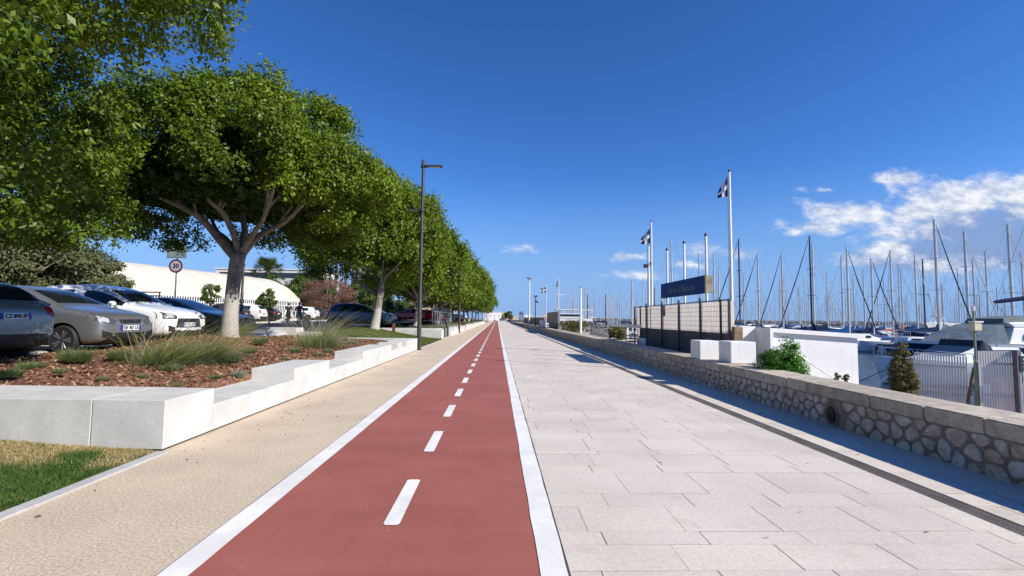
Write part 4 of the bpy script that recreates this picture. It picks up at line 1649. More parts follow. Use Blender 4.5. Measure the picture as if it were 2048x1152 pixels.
def person(label, x, y, z, rz, skin, shirt, shorts, pack=None, arms=((.30, .05), (.34, -.05)), stride=.26, long_shorts=.5):
    t = thing('person', label, 'person', (x, y, z), rz, 'people walking in the car park')
    V, E, Rd = [], [], []

    def a(p, r_, par=None):
        V.append(p)
        Rd.append(r_)
        if par is not None:
            E.append((par, len(V) - 1))
        return len(V) - 1
    pel = a((0, 0, .95), (.145, .105))
    wst = a((0, 0, 1.10), (.125, .095), pel)
    ch = a((0, .0, 1.30), (.155, .11), wst)
    nk0 = a((0, 0, 1.45), (.09, .075), ch)
    nk = a((0, .01, 1.53), .05, nk0)
    hd = a((0, .03, 1.62), (.075, .09), nk)
    tp_ = a((0, .03, 1.72), (.062, .075), hd)
    nose = a((0, .115, 1.635), .014, hd)
    for sg in (-1, 1):
        a((sg * .078, .03, 1.635), .016, hd)
    for i, sg in enumerate((-1, 1)):
        ox, fw = arms[i]
        sh = a((sg * .17, 0, 1.41), .058, ch)
        el = a((sg * (.2 + ox * .25), fw * .5 - .05, 1.13), .042, sh)
        wr = a((sg * (.2 + ox * .45), fw + .08, .90), .028, el)
        pm_ = a((sg * (.2 + ox * .50), fw + .11, .83), (.036, .018), wr)
        for k in range(4):
            f1 = a((sg * (.2 + ox * .50), fw + .085 + .02 * k, .765), .0095, pm_)
            f2 = a((sg * (.19 + ox * .50), fw + .095 + .02 * k, .725 + .006 * abs(k - 1)), .0085, f1)
        th = a((sg * (.175 + ox * .5), fw + .15, .80), .010, pm_)
        a((sg * (.17 + ox * .5), fw + .165, .765), .009, th)
    for i, sg in enumerate((-1, 1)):
        s = stride * (1 if i else -1)
        hp = a((sg * .09, 0, .88), .098, pel)
        kn = a((sg * .095, s * .55 + .04, .50), .062, hp)
        an = a((sg * .095, s - (.0 if s > 0 else .10), .10 if s > 0 else .15), .040, kn)
        he = a((sg * .095, s - .04 - (.0 if s > 0 else .10), .045 if s > 0 else .10), .042, an)
        to = a((sg * .105, s + .14 - (0 if s > 0 else .1), .03), (.045, .03), he)
    link('body', skin_mesh('body', V, E, Rd, skin), t)
    # clothes
    v = [(0, 0, .80), (0, 0, 1.06), (0, 0, 1.30), (0, 0, 1.45)]
    e = [(0, 1), (1, 2), (2, 3)]
    rr = [(.19, .15), (.172, .14), (.185, .142), (.10, .085)]
    for i, sg in enumerate((-1, 1)):
        ox, fw = arms[i]
        k = len(v)
        v += [(sg * .175, 0, 1.41), (sg * (.19 + ox * .18), fw * .3 - .035, 1.20)]
        rr += [.078, .068]
        e += [(2, k), (k, k + 1)]
    link('shirt', skin_mesh('shirt', v, e, rr, shirt), t)
    v = [(0, 0, 1.06), (0, 0, .90)]
    e = [(0, 1)]
    rr = [(.155, .12), (.165, .13)]
    for i, sg in enumerate((-1, 1)):
        s = stride * (1 if i else -1)
        k = len(v)
        v += [(sg * .095, 0, .84), (sg * .1, s * .5 + .03, long_shorts)]
        rr += [.118, .10]
        e += [(1, k), (k, k + 1)]
    link('shorts', skin_mesh('shorts', v, e, rr, shorts), t)
    part('hair', MB().ell((0, .01, 1.70), (.088, .10, .075), 14).ell((0, -.045, 1.645), (.078, .06, .085), 12), HAIR, t, True)
    part('eyes', MB().ell((-.03, .115, 1.66), (.011, .008, .007), 8).ell((.03, .115, 1.66), (.011, .008, .007), 8), HAIR, t, True)
    if pack:
        part('backpack', MB().box((0, -.19, 1.25), (.30, .16, .42)), pack, t, True, bevel=.05)
    shoe = MB()
    for i, sg in enumerate((-1, 1)):
        s = stride * (1 if i else -1) - (0 if i else .1)
        shoe.ell((sg * .10, s + .06, .04), (.05, .14, .045), 10)
    part('shoes', shoe, M('sandals', (.35, .25, .2), .7, var=.1), t, True)
    return t


BLKC = M('black_cotton', (.014, .014, .018), .9, var=.1)
DENIM = M('denim', (.10, .16, .26), .9, var=.15)
STRIPE = M('blue_shirt', (.12, .17, .30), .9, var=.1)
p_ = atz(576, 648.5, .88)
person('person in black t-shirt and long black shorts walking away across the car park', p_.x, p_.y, zpark(p_.y), R(35), SKIN, BLKC, BLKC, None, ((.35, .0), (.60, .05)), .20, .42)
p_ = atz(597.5, 650, .88)
person('person in denim shorts carrying a dark red backpack', p_.x, p_.y, zpark(p_.y), R(25), SKIND, STRIPE, DENIM, M('backpack_red', (.20, .02, .05), .8, var=.3, scale=9), ((.35, .05), (.3, -.05)), .24, .52)

# ------------------------------------------------------------------ lamp posts
def lamp_post(label, x, y, z, group, h=9.45, arm=1.0, flip=False, box=False, sl_=1.0):
    t = thing('street_lamp', label, 'street lamp', (x, y, z), R(180) if flip else 0, group)
    part('post', MB().lathe([(.105, -.1), (.105, 2.4), (.098, 2.42), (.088, 2.46), (.07, h)], n=16), STEELD, t, True)
    part('base_plate', MB().lathe([(.17, 0), (.17, .025)], n=16), STEELD, t)
    a = part('lamp_head', MB().box((.45 * arm, 0, h - .32), (1.0 * arm, .24, .07)).lathe([(.12, h - .40), (.12, h - .24)], n=14), STEELD, t, bevel=.008)
    part('light_panel', MB().box((.55 * arm, 0, h - .36), (.55 * arm, .17, .012)), M('led_panel', (.6, .6, .58), .3, var=0), a)
    a = part('lamp_head', MB().box((-.32 * arm, 0, h - 2.55), (.72 * arm, .22, .07)).lathe([(.125, h - 2.63), (.125, h - 2.47)], n=14), STEELD, t, bevel=.008)
    part('light_panel', MB().box((-.42 * arm, 0, h - 2.59), (.4 * arm, .15, .012)), MATS['led_panel'], a)
    if box:
        part('control_box', MB().box((.16, -.02, h - 4.3), (.36, .3, .95)), STEELD, t, bevel=.01)
    return t


GL = 'bronze lamp posts along the path'
LP = [(-3.80, 22.92, 'nearest dark bronze lamp post with two flat heads'), (-4.05, 50, 'second lamp post, with a box halfway up'), (-4.2, 78, 'third lamp post, seen against the tree row'), (-4.25, 105, 'fourth lamp post along the path'),
      (-4.25, 132, 'fifth lamp post along the path'), (-4.3, 160, 'sixth lamp post along the path, near the end of the trees'), (-4.3, 188, 'seventh lamp post, standing beyond the last tree'), (-4.3, 216, 'last lamp post where the lane narrows to a point')]
for i, (x, y, lb) in enumerate(LP):
    lamp_post(lb, x, y, 0, GL, box=(i == 1))
GP = 'lamp posts in the car park'
for px, Y_, lb in ((483, 35, 'car park lamp post just right of the nearest trunk'), (659, 62, 'thin car park lamp post in front of the white off-road car'), (735.5, 90, 'car park lamp post left of the mound tree'), (787.5, 84, 'car park lamp post behind the short date palms')):
    p_ = atY(px, 610, Y_)
    lamp_post(lb, p_.x, Y_, zpark(Y_), GP, h=9.3 if Y_ > 50 else 7.0, flip=False)

# bollards
GB = 'rust brown posts on the lawn'
for px, py, z_, lb, h_ in ((787, 673, .30, 'rust brown square post on the grass mound', .62),):
    p_ = atz(px, py, z_)
    solo('bollard', MB().bx(p_.x - .09, p_.x + .09, p_.y - .09, p_.y + .09, zlawn2(p_.x, p_.y) - .1, zlawn2(p_.x, p_.y) + h_), RUST, lb, 'bollard', None, bevel=.008, base=p_)
for Y_, lb in ((37.0, 'dark bollard beside the concrete platform, nearer of two'), (39.3, 'dark bollard beside the concrete platform, farther of two')):
    solo('bollard', MB().lathe([(.10, 0), (.10, .78), (.09, .80)], (-4.15, Y_, 0), 14), STEELD, lb, 'bollard', 'dark bollards by the platform', smooth=True, base=(-4.15, Y_, 0))
solo('bollard', MB().lathe([(.11, 0), (.11, .8), (.10, .82)], (-5.3, 49.5, .3), 14), STEELD, 'dark bollard standing back from the path by the second planter', 'bollard', None, smooth=True, base=(-5.3, 49.5, .3))
solo('litter_bin', MB().box((-4.35, 60, .55), (.55, .55, 1.1)).box((-4.35, 60, 1.13), (.6, .6, .06)), M('brown_bin', (.10, .04, .03), .6, var=.2), 'dark brown litter bin right of the second lamp post', 'bin', None, bevel=.02, base=(-4.35, 60, 0))
p_ = atz(608, 656, .82)
t = thing('marker_post', 'small red and white marker post in front of the walking people', 'marker post', p_)
part('post', MB().lathe([(.11, 0), (.10, .24), (.10, .24)], n=12), REDP, t)
part('white_band', MB().lathe([(.10, .24), (.09, .40)], n=12), WHITE, t)
part('cap', MB().lathe([(.09, .40), (.085, .62), (.02, .70)], n=12), REDP, t)
p_ = atz(538, 652, .84)
solo('bollard', MB().lathe([(.055, 0), (.05, 1.75), (.03, 1.8)], (p_.x, p_.y, zpark(p_.y)), 10), STEELD, 'thin dark post behind the white stone seats', 'post', None, smooth=True, base=(p_.x, p_.y, zpark(p_.y)))

# white stone seats at the end of the parking row
t = thing('stone_seat', 'stepped white stone seat blocks at the end of the parked row', 'bench', (-9.9, 20.9, .6))
O2 = (-9.9, 20.9, .6)
part('high_block', MB().bx(-10.35, -9.0, 21.2, 22.0, .5, 1.05), CONC, t, bevel=.01, off=O2)
part('low_block', MB().bx(-8.99, -8.15, 21.3, 22.0, .5, .86), CONC, t, bevel=.01, off=O2)
part('side_block', MB().bx(-10.9, -9.6, 20.2, 20.8, .45, .84), CONC, t, bevel=.01, off=O2)

# speed limit sign
p_ = atY(352, 532, 20.7)
t = thing('speed_sign', 'round speed limit sign reading 30 under a rectangular plate on a grey pole', 'road sign', (p_.x, 20.7, zpark(20)))
zz = p_.z - zpark(20)
part('pole', MB().lathe([(.03, -.1), (.03, zz + 1.15)], (0, .05, 0), 10), STEELG, t, True)
d_ = part('disc', MB().lathe([(.30, -.01), (.30, .01)], (0, 0, zz), 32, 'y'), M('sign_face', (.45, .45, .45), .5, var=0), t)
ring = MB()
for k in range(32):
    a0, a1 = 2 * math.pi * k / 32, 2 * math.pi * (k + 1) / 32
    ring.add([(r_ * math.cos(a), yq, zz + r_ * math.sin(a)) for r_, a, yq in ((.298, a0, -.014), (.298, a1, -.014), (.225, a1, -.014), (.225, a0, -.014))], [(0, 1, 2, 3)])
part('red_ring', ring, M('sign_red', (.13, .01, .015), .5, var=0), d_)
o = link('number', text_mesh('30', .27, INK, .008), d_)
o.location = (0, -.014, zz)
o.rotation_euler = (R(90), 0, 0)
pl = part('upper_plate', MB().box((0, 0, zz + .58), (.82, .02, .46)), M('sign_grey_green', (.13, .17, .15), .5, var=.1), t)
part('plate_field', MB().box((0, -.012, zz + .58), (.74, .004, .38)), M('sign_pale', (.24, .29, .27), .5, var=.1), pl)

# ------------------------------------------------------------------ white picket fence, dome, buildings on the left
A_, B_ = Vector((-31.5, 24.5, 0)), Vector((-20.6, 49.0, 0))
d_ = (B_ - A_).normalized()
Lf = (B_ - A_).length
t = thing('picket_fence', 'long white metal picket fence in front of the white dome', 'fence', (A_.x, A_.y, .8))
mb = MB()
k = 0
ang = math.atan2(d_.y, d_.x)
while k * .2 < Lf:
    p_ = A_ + d_ * (k * .2)
    z_ = zpark(p_.y)
    mb.box((p_.x, p_.y, z_ + 1.2), (.075, .03, 2.3), ang)
    mb.box((p_.x, p_.y, z_ + 2.41), (.075, .03, .12), ang, taper=.2)
    k += 1
part('pickets', mb, WHITE, t, off=(A_.x, A_.y, .8))
mb = MB()
for h_ in (.35, 1.75):
    mid = (A_ + B_) / 2 + Vector((-.04 * d_.y, .04 * d_.x, 0))
    mb.box((mid.x, mid.y, zpark(37) + h_), (Lf, .04, .06), ang)
part('rails', mb, WHITE, t, off=(A_.x, A_.y, .8))
mb = MB()
mid = (A_ + B_) / 2 + Vector((-.14 * d_.y, .14 * d_.x, 0))
mb.box((mid.x, mid.y, zpark(37) + 1.1), (Lf, .02, 2.1), ang)
part('dark_backing', mb, M('fence_backing', (.10, .13, .17), .9, var=.2, scale=1), t, off=(A_.x, A_.y, .8))  # plain dark sheet behind the pickets, visible through the gaps
mb = MB()
mid = (A_ + B_) / 2 + Vector((-.2 * d_.y, .2 * d_.x, 0))
mb.box((mid.x, mid.y, zpark(37) + .15), (Lf, .25, .5), ang)
part('base_wall', mb, CONC, t, off=(A_.x, A_.y, .8))

# air dome: inflated membrane with cable seams
C0, C1 = Vector((-39.5, 31.0, .8)), Vector((-31.0, 66.0, .8))
ax = (C1 - C0).normalized()
sd = Vector((ax.y, -ax.x, 0))
Ld = (C1 - C0).length
HW, HH = 7.2, 5.6
rings = []
NS, NR = 56, 28
for i in range(NS + 1):
    f = i / NS
    s_ = f * Ld
    e_ = min(s_, Ld - s_)
    k = min(1, e_ / 6.0)
    sc_ = (1 - (1 - k) ** 2.2) ** .5 if k < 1 else 1
    sc_ = max(sc_, .02)
    seam = 1 + .006 * abs(math.sin(math.pi * s_ / 2.1)) ** .5
    rg_ = []
    for j in range(NR + 1):
        a = math.pi * j / NR
        cx, cz = math.cos(a), math.sin(a)
        px_ = math.copysign(abs(cx) ** .72, cx) * HW * (.35 + .65 * sc_ if sc_ < 1 else 1)
        pz_ = abs(cz) ** .85 * HH * sc_ * seam
        rg_.append(C0 + ax * s_ + sd * px_ + Vector((0, 0, pz_)))
    rings.append(rg_)
MEM = M('dome_membrane', (.62, .57, .46), .7, var=.06, scale=.4)
t = thing('air_dome', 'big cream white inflated sports dome behind the picket fence', 'air dome', (-36, 46, .8))
part('membrane', MB().loft(rings, False, False), MEM, t, smooth=True, off=(-36, 46, .8))
mb = MB()
for i in range(4, NS - 3, 4):
    mb.tube([p + (p - (C0 + ax * (i / NS * Ld))).normalized() * .02 for p in rings[i]], .03, 5)
part('seam_cables', mb, M('dome_seam', (.60, .57, .50), .6, var=0), t, off=(-36, 46, .8))
# gate frame in front
p_ = atY(302, 585, 33)
t = thing('entrance_gate', 'small blue framed entrance gate with a white panel at the dome end', 'gate', (p_.x, 33, .85))
part('post', MB().bx(-.62, -.56, -.03, .03, 0, 2.3), NAVY, t)
part('post', MB().bx(.56, .62, -.03, .03, 0, 2.3), NAVY, t)
part('lintel', MB().bx(-.66, .66, -.04, .04, 2.22, 2.30), NAVY, t)
part('lintel', MB().bx(-.66, .66, -.04, .04, 1.98, 2.05), NAVY, t)
part('panel', MB().bx(-.55, .55, -.015, .015, .1, 1.9), WHITE, t)

CREAM = M('cream_wall', (.62, .52, .36), .85, var=.1, scale=.5)
OFFW = M('offwhite_wall', (.70, .68, .63), .85, var=.06, scale=.5)
ROOF = M('roof_tile', (.42, .22, .13), .85, var=.2, scale=1)
DARKW = M('dark_window', (.03, .035, .04), .15, var=0)


def building(name, label, x, y, z, wx, wy, h, wall, rows=2, cols=4, roof=None, rz=0, win=(1.2, 1.3), flat=True):
    t = thing(name, label, 'building', (x, y, z), rz)
    part('wall', MB().bx(-wx / 2, wx / 2, -wy / 2, wy / 2, -.5, h), wall, t)
    if roof:
        part('roof', MB().prism([(-wx / 2 - .4, h), (wx / 2 + .4, h), (0, h + wx * .16)], 'y', -wy / 2 - .4, wy / 2 + .4), roof, t)
    else:
        part('roof', MB().bx(-wx / 2 - .2, wx / 2 + .2, -wy / 2 - .2, wy / 2 + .2, h, h + .3), wall, t)
    for r_ in range(rows):
        for c_ in range(cols):
            cx = -wx / 2 + wx * (c_ + .5) / cols
            cz = h * (r_ + .55) / rows
            w_ = part('window', MB().bx(cx - win[0] / 2, cx + win[0] / 2, -wy / 2 - .03, -wy / 2 + .1, cz - win[1] / 2, cz + win[1] / 2), wall, t)
            part('pane', MB().bx(cx - win[0] / 2 + .08, cx + win[0] / 2 - .08, -wy / 2 - .05, -wy / 2 - .032, cz - win[1] / 2 + .08, cz + win[1] / 2 - .08), DARKW, w_)
    return t


p_ = atY(560, 600, 125)
building('apartment_block', 'white flat roofed block with dark window bands behind the fan palm', p_.x, 125, .9, 26, 14, 12.2, OFFW, 4, 1, win=(24, 1.5))
p_ = atY(720, 600, 100)
building('cream_villa', 'cream house with tiled roof seen between palm trunks', p_.x - 2, 100, .9, 10, 9, 4.2, CREAM, 1, 4, ROOF)
p_ = atY(640, 600, 88)
building('kiosk', 'low white pavilion behind the second row of cars', p_.x, 88, .9, 12, 6, 2.6, OFFW, 1, 5, None, win=(1.4, 1.2))
p_ = atY(690, 600, 86)
building('kiosk', 'low white pavilion with pale awning left of the dark blue car', p_.x - .5, 84, .9, 6.5, 5, 2.5, WHITE, 1, 3, None, win=(1.3, 1.3))
p_ = atY(862, 600, 142)
building('arcade_building', 'long cream building with flat dark roof terrace behind the railing', p_.x, 142, .9, 13.5, 12, 5.2, CREAM, 2, 6, None, win=(1.1, 1.2))
part('roof_terrace', MB().bx(-6, 6, -5, 5, 5.5, 6.6), M('roof_dark', (.12, .13, .14), .8, var=.1), bpy.data.objects['arcade_building'])
building('white_hall', 'bright white hall at the far end of the promenade', -3.6, 350, 0, 13, 14, 6.2, WHITE, 1, 4, None, win=(.7, .9))
building('tan_house', 'small tan house right of the far white hall', 5.2, 352, 0, 4.6, 9, 6.0, CREAM, 2, 2, None, win=(.9, 1.1))
building('white_cabin', 'small white cabin beside the sea wall in the far distance', 16.5, 205, 0, 4.5, 4, 2.6, WHITE, 1, 2, None)
rg = np.random.default_rng(4)
for i in range(10):
    x = 14 + i * 21 + rg.uniform(-5, 5)
    building('far_building', 'tiny pale building on the distant shore beyond the path end', x, 900, -1, rg.uniform(12, 22), 12, rg.uniform(5, 11), [OFFW, CREAM, WHITE][i % 3], 1, 3, None, win=(2, 2))['group'] = 'tiny buildings on the distant shore'

# concrete platform and repeated planters beyond the lawn
PAVE = M('pale_paving', (.52, .51, .49), .85, var=.08, scale=.7, fine=.08, fscale=40)
t = thing('concrete_platform', 'pale concrete platform with a light grey face beyond the mound lawn', 'platform', (-4.1, 35.2, 0))
O3 = (-4.1, 35.2, 0)
part('block', MB().bx(-9.9, -4.15, 35.2, 35.9, -.05, .66), CONC, t, bevel=.01, off=O3)
part('block', MB().bx(-4.9, -4.15, 35.91, 36.6, -.05, .66), CONC, t, bevel=.01, off=O3)
part('paving', MB().bx(-9.9, -4.95, 35.91, 41.5, -.05, .655), PAVE, t, off=O3)
part('ramp', MB().bx(-4.94, -4.05, 36.61, 41.0, -.05, .012), PAVE, t, off=O3)
rg = np.random.default_rng(6)
GQ = 'concrete planters along the path'
nm_ = ['second', 'third', 'fourth', 'fifth', 'sixth', 'seventh', 'eighth', 'ninth', 'last']
lm_ = ['with two bollards before it', 'beside the second lamp post', 'beyond the brown litter bin', 'by the third lamp post', 'just past the third lamp post', 'by the fourth lamp post', 'by the fifth lamp post', 'by the sixth lamp post', 'at the end of the trees']
y = 41.6
for i in range(9):
    L_ = 12.5
    t = thing('planter_wall', '%s planter of pale concrete along the path, %s' % (nm_[i], lm_[i]), 'planter', (-4.1, y, 0), 0, GQ)
    O3 = (-4.1, y, 0)
    part('concrete_block', MB().bx(-9.6, -4.1, y, y + .7, -.05, .64), CONC, t, bevel=.01, off=O3)
    for j in range(4):
        ya, yb = y + .71 + j * 2.9, y + .71 + (j + 1) * 2.9 - .01
        part('concrete_block', MB().bx(-4.85, -4.1, ya, yb, -.05, .64 if j % 2 else .44), CONC, t, bevel=.01, off=O3)
    part('soil', MB().bx(-9.6, -4.86, y + .71, y + 12.3, -.05, .58), M('planter_soil', (.17, .10, .06), .95, var=.3, scale=3), t, off=O3)
    n_ = 700
    bs = np.column_stack([RNG.uniform(-9.4, -5, n_), RNG.uniform(y + .8, y + 12.2, n_), np.full(n_, .57)]) - np.array(O3)
    cl = RNG.uniform(0, 1, (14, 2)) * np.array([4.2, 11]) + np.array([-9.2, y + 1]) - np.array(O3[:2])
    bs[:, :2] = cl[RNG.integers(0, 14, n_)] + RNG.normal(size=(n_, 2)) * .22
    bs[:, 0] = np.clip(bs[:, 0], -5.3, -.85)
    link('planting', quads_mesh('planting', blades(bs, RNG.normal(size=(n_, 3)) * .4 + np.array([0, 0, 1]), .45, .03, (.2, -.2), RNG, 2), MATS['lavender'], np.tile(RNG.uniform(0, 1, n_), 2)), t)
    y += 12.55
t = thing('metal_railing', 'row of grey metal railing posts in front of the dark cars', 'railing', (-6.5, 47, .6))
for i in range(11):
    part('post', MB().bx(-.04, .04, i * 1.9 - .04, i * 1.9 + .04, -.1, 1.7), STEELG, t)
part('rail', MB().bx(-.03, .03, 0, 19, 1.60, 1.66), STEELG, t)
part('rail', MB().bx(-.03, .03, 0, 19, .55, .60), STEELG, t)

# ------------------------------------------------------------------ stone sea wall
m, n, b = nt('rubble_masonry')
co = objco(n)
sp = n.nodes.new('ShaderNodeSeparateXYZ')
lk(n, co, sp.inputs[0])
cb = n.nodes.new('ShaderNodeCombineXYZ')
lk(n, sp.outputs[1], cb.inputs[0])
lk(n, sp.outputs[2], cb.inputs[1])
lk(n, math_node(n, 'MULTIPLY', sp.outputs[0], .3), cb.inputs[2])
wv = n.nodes.new('ShaderNodeTexNoise')
wv.inputs['Scale'].default_value = 7
wv.inputs['Detail'].default_value = 3
lk(n, cb.outputs[0], wv.inputs['Vector'])
wm = n.nodes.new('ShaderNodeVectorMath')
wm.operation = 'MULTIPLY_ADD'
lk(n, wv.outputs['Color'], wm.inputs[0])
wm.inputs[1].default_value = (.05, .05, 0)
lk(n, cb.outputs[0], wm.inputs[2])
v1 = n.nodes.new('ShaderNodeTexVoronoi')
v1.feature = 'DISTANCE_TO_EDGE'
v1.inputs['Scale'].default_value = 4.1
v1.inputs['Randomness'].default_value = .68
lk(n, wm.outputs[0], v1.inputs['Vector'])
v2 = n.nodes.new('ShaderNodeTexVoronoi')
v2.inputs['Scale'].default_value = 4.1
v2.inputs['Randomness'].default_value = .68
lk(n, wm.outputs[0], v2.inputs['Vector'])
sc = n.nodes.new('ShaderNodeSeparateColor')
lk(n, v2.outputs['Color'], sc.inputs[0])
edge = ramp(n, math_node(n, 'ADD', v1.outputs['Distance'], math_node(n, 'MULTIPLY', math_node(n, 'SUBTRACT', noise(n, co, 24, 3), .5), .05)), .085, .14)
st = mixc(n, sc.outputs[0], (.52, .48, .42), (.74, .71, .66))
st = mixc(n, math_node(n, 'MULTIPLY', ramp(n, sc.outputs[1], .8, .9), .6), st, (.33, .20, .12))
st = mixc(n, 1., st, mixc(n, ramp(n, noise(n, co, 14, 5, .65), .32, .66), (.62, .60, .56), (1.12, 1.12, 1.12)), 'MULTIPLY')
mo = mixc(n, noise(n, co, 10, 4), (.16, .125, .095), (.27, .21, .16))
lk(n, mixc(n, edge, mo, st), b.inputs['Base Color'])
b.inputs['Roughness'].default_value = .92
hh = math_node(n, 'ADD', math_node(n, 'MULTIPLY', ramp(n, v1.outputs['Distance'], .03, .2), 1.), math_node(n, 'MULTIPLY', noise(n, co, 26, 4), .35))
bump(n, b, hh, .9, .06)
MASON = m
m, n, b = nt('coping_stone')
co = objco(n)
a = n.nodes.new('ShaderNodeAttribute')
a.attribute_name = 'tone'
f1 = noise(n, co, 5, 6, .65)
f2 = noise(n, co, 45, 3)
c = mixc(n, ramp(n, f1, .3, .7), (.37, .315, .245), (.58, .515, .42))
c = mixc(n, 1., c, mixc(n, ramp(n, f2, .3, .7), (.84, .83, .82), (1.1, 1.1, 1.1)), 'MULTIPLY')
c = mixc(n, 1., c, mixc(n, a.outputs['Fac'], (.78, .76, .74), (1.1, 1.1, 1.1)), 'MULTIPLY')
lk(n, c, b.inputs['Base Color'])
b.inputs['Roughness'].default_value = .9
bump(n, b, math_node(n, 'ADD', f1, math_node(n, 'MULTIPLY', f2, .5)), .5, .02)
COPING = m

XW = 5.14
YW1 = 172
sw = thing('stone_wall', 'long low rubble stone sea wall with flat coping along the right of the promenade', 'wall', (XW, 0, 0))
wb = MB().bx(XW, 5.80, -4, YW1, -.4, .42).mesh('masonry', MASON)
wo = link('masonry', wb, sw)
wo.matrix_parent_inverse = Matrix.Translation((-XW, 0, 0))
# culvert hole
hp = atY(1664, 834, 1)
tt = XW / hp.x
hy = tt
cut = MB()
ring0 = []
for k in range(18):
    a_ = 2 * math.pi * k / 18
    ring0.append((hy + .115 * math.cos(a_), .165 + .135 * math.sin(a_)))
cut.prism(ring0, 'x', XW - .3, XW + .5)
co_ = link('cut', cut.mesh('cut', MASON))
bo = wo.modifiers.new('b', 'BOOLEAN')
bo.object = co_
bo.solver = 'EXACT'
me = eval_mesh(wo)
wo.modifiers.clear()
wo.data = me
bpy.data.objects.remove(co_)
# rubble stones: clipped cells, rounded and domed, set into the mortar face
me.materials.clear()
me.materials.append(M('wall_mortar', (.235, .185, .14), .95, var=.3, scale=7, fine=.15, fscale=50, bmp=.6, bscale=30))


def clip(poly, p, q):
    # keep the side of the bisector nearer to p
    mx, my = (p[0] + q[0]) / 2, (p[1] + q[1]) / 2
    nx, ny = q[0] - p[0], q[1] - p[1]
    out = []
    for i in range(len(poly)):
        a_, b_ = poly[i], poly[(i + 1) % len(poly)]
        da, db = (a_[0] - mx) * nx + (a_[1] - my) * ny, (b_[0] - mx) * nx + (b_[1] - my) * ny
        if da <= 0:
            out.append(a_)
        if da * db < 0:
            t_ = da / (da - db)
            out.append((a_[0] + (b_[0] - a_[0]) * t_, a_[1] + (b_[1] - a_[1]) * t_))
    return out


rs = random.Random(5)
pts = []
y = -3.8
while y < 90:
    st_ = .225 if y < 40 else .3
    for r_, zc in enumerate((.03, .19, .35)):
        pts.append((y + (r_ % 2) * st_ * .5 + rs.uniform(-.09, .09), zc + rs.uniform(-.06, .06)))
    y += st_ * rs.uniform(.85, 1.15)
sv, sf, stn = [], [], []
for i, p in enumerate(pts):
    if ((p[0] - hy) / .20) ** 2 + ((p[1] - .165) / .22) ** 2 < 1:
        continue
    poly = [(p[0] - .3, -.06), (p[0] + .3, -.06), (p[0] + .3, .425), (p[0] - .3, .425)]
    for q_ in pts[max(0, i - 14):i + 15]:
        if q_ is not p and abs(q_[0] - p[0]) < .7:
            poly = clip(poly, p, q_)
    if len(poly) < 3:
        continue
    cx_ = sum(a_[0] for a_ in poly) / len(poly)
    cy_ = sum(a_[1] for a_ in poly) / len(poly)
    for _ in range(2):
        poly = [pt for k in range(len(poly)) for pt in ((poly[k][0] * .75 + poly[(k + 1) % len(poly)][0] * .25, poly[k][1] * .75 + poly[(k + 1) % len(poly)][1] * .25), (poly[k][0] * .25 + poly[(k + 1) % len(poly)][0] * .75, poly[k][1] * .25 + poly[(k + 1) % len(poly)][1] * .75))]
    nn = len(poly)
    wob = [1 + rs.uniform(-.05, .05) for _ in range(nn)]
    dome = rs.uniform(.012, .035)
    b0 = len(sv)
    for k_, dep in ((.84, .01), (.80, -dome * .55), (.62, -dome * .9), (.33, -dome * rs.uniform(.95, 1.1))):
        for w_, (a_, c_) in zip(wob, poly):
            sv.append((XW + dep + rs.uniform(-.003, .003), cx_ + (a_ - cx_) * k_ * w_, cy_ + (c_ - cy_) * k_ * w_))
    sv.append((XW - dome + rs.uniform(-.004, .004), cx_, cy_))
    tn = rs.uniform(0, 1)
    for l_ in range(3):
        for k in range(nn):
            sf.append((b0 + l_ * nn + k, b0 + l_ * nn + (k + 1) % nn, b0 + (l_ + 1) * nn + (k + 1) % nn, b0 + (l_ + 1) * nn + k))
            stn.append(tn)
    for k in range(nn):
        sf.append((b0 + 3 * nn + k, b0 + 3 * nn + (k + 1) % nn, b0 + 4 * nn))
        stn.append(tn)
m, n, b = nt('rubble_stone')
co = objco(n)
a_ = n.nodes.new('ShaderNodeAttribute')
a_.attribute_name = 'tone'
cr_ = n.nodes.new('ShaderNodeValToRGB')
for ps, cl in ((0, (.56, .53, .48)), (.25, (.74, .72, .68)), (.75, (.82, .81, .78)), (.92, (.68, .66, .62)), (1., (.50, .39, .29))):
    e_ = cr_.color_ramp.elements[0] if ps == 0 else (cr_.color_ramp.elements[1] if ps == 1. else cr_.color_ramp.elements.new(ps))
    e_.position = ps
    e_.color = (*cl, 1)
lk(n, a_.outputs['Fac'], cr_.inputs[0])
c = mixc(n, 1., cr_.outputs[0], mixc(n, ramp(n, noise(n, co, 13, 5, .68), .34, .62), (.70, .68, .64), (1.06, 1.06, 1.06)), 'MULTIPLY')
c = mixc(n, math_node(n, 'MULTIPLY', ramp(n, noise(n, co, 22, 4, .6), .60, .70), .7), c, (.16, .14, .12))
lk(n, c, b.inputs['Base Color'])
b.inputs['Roughness'].default_value = .92
bump(n, b, noise(n, co, 34, 5, .65), .6, .02)
ms = bpy.data.meshes.new('stones')
ms.from_pydata(sv, [], sf)
ms.materials.append(m)
at = ms.attributes.new('tone', 'FLOAT', 'FACE')
at.data.foreach_set('value', stn)
bm = bmesh.new()
bm.from_mesh(ms)
bmesh.ops.recalc_face_normals(bm, faces=bm.faces)
bm.to_mesh(ms)
bm.free()
o = link('rubble_stones', ms, sw)
o.matrix_parent_inverse = Matrix.Translation((-XW, 0, 0))
rm_ = MB()
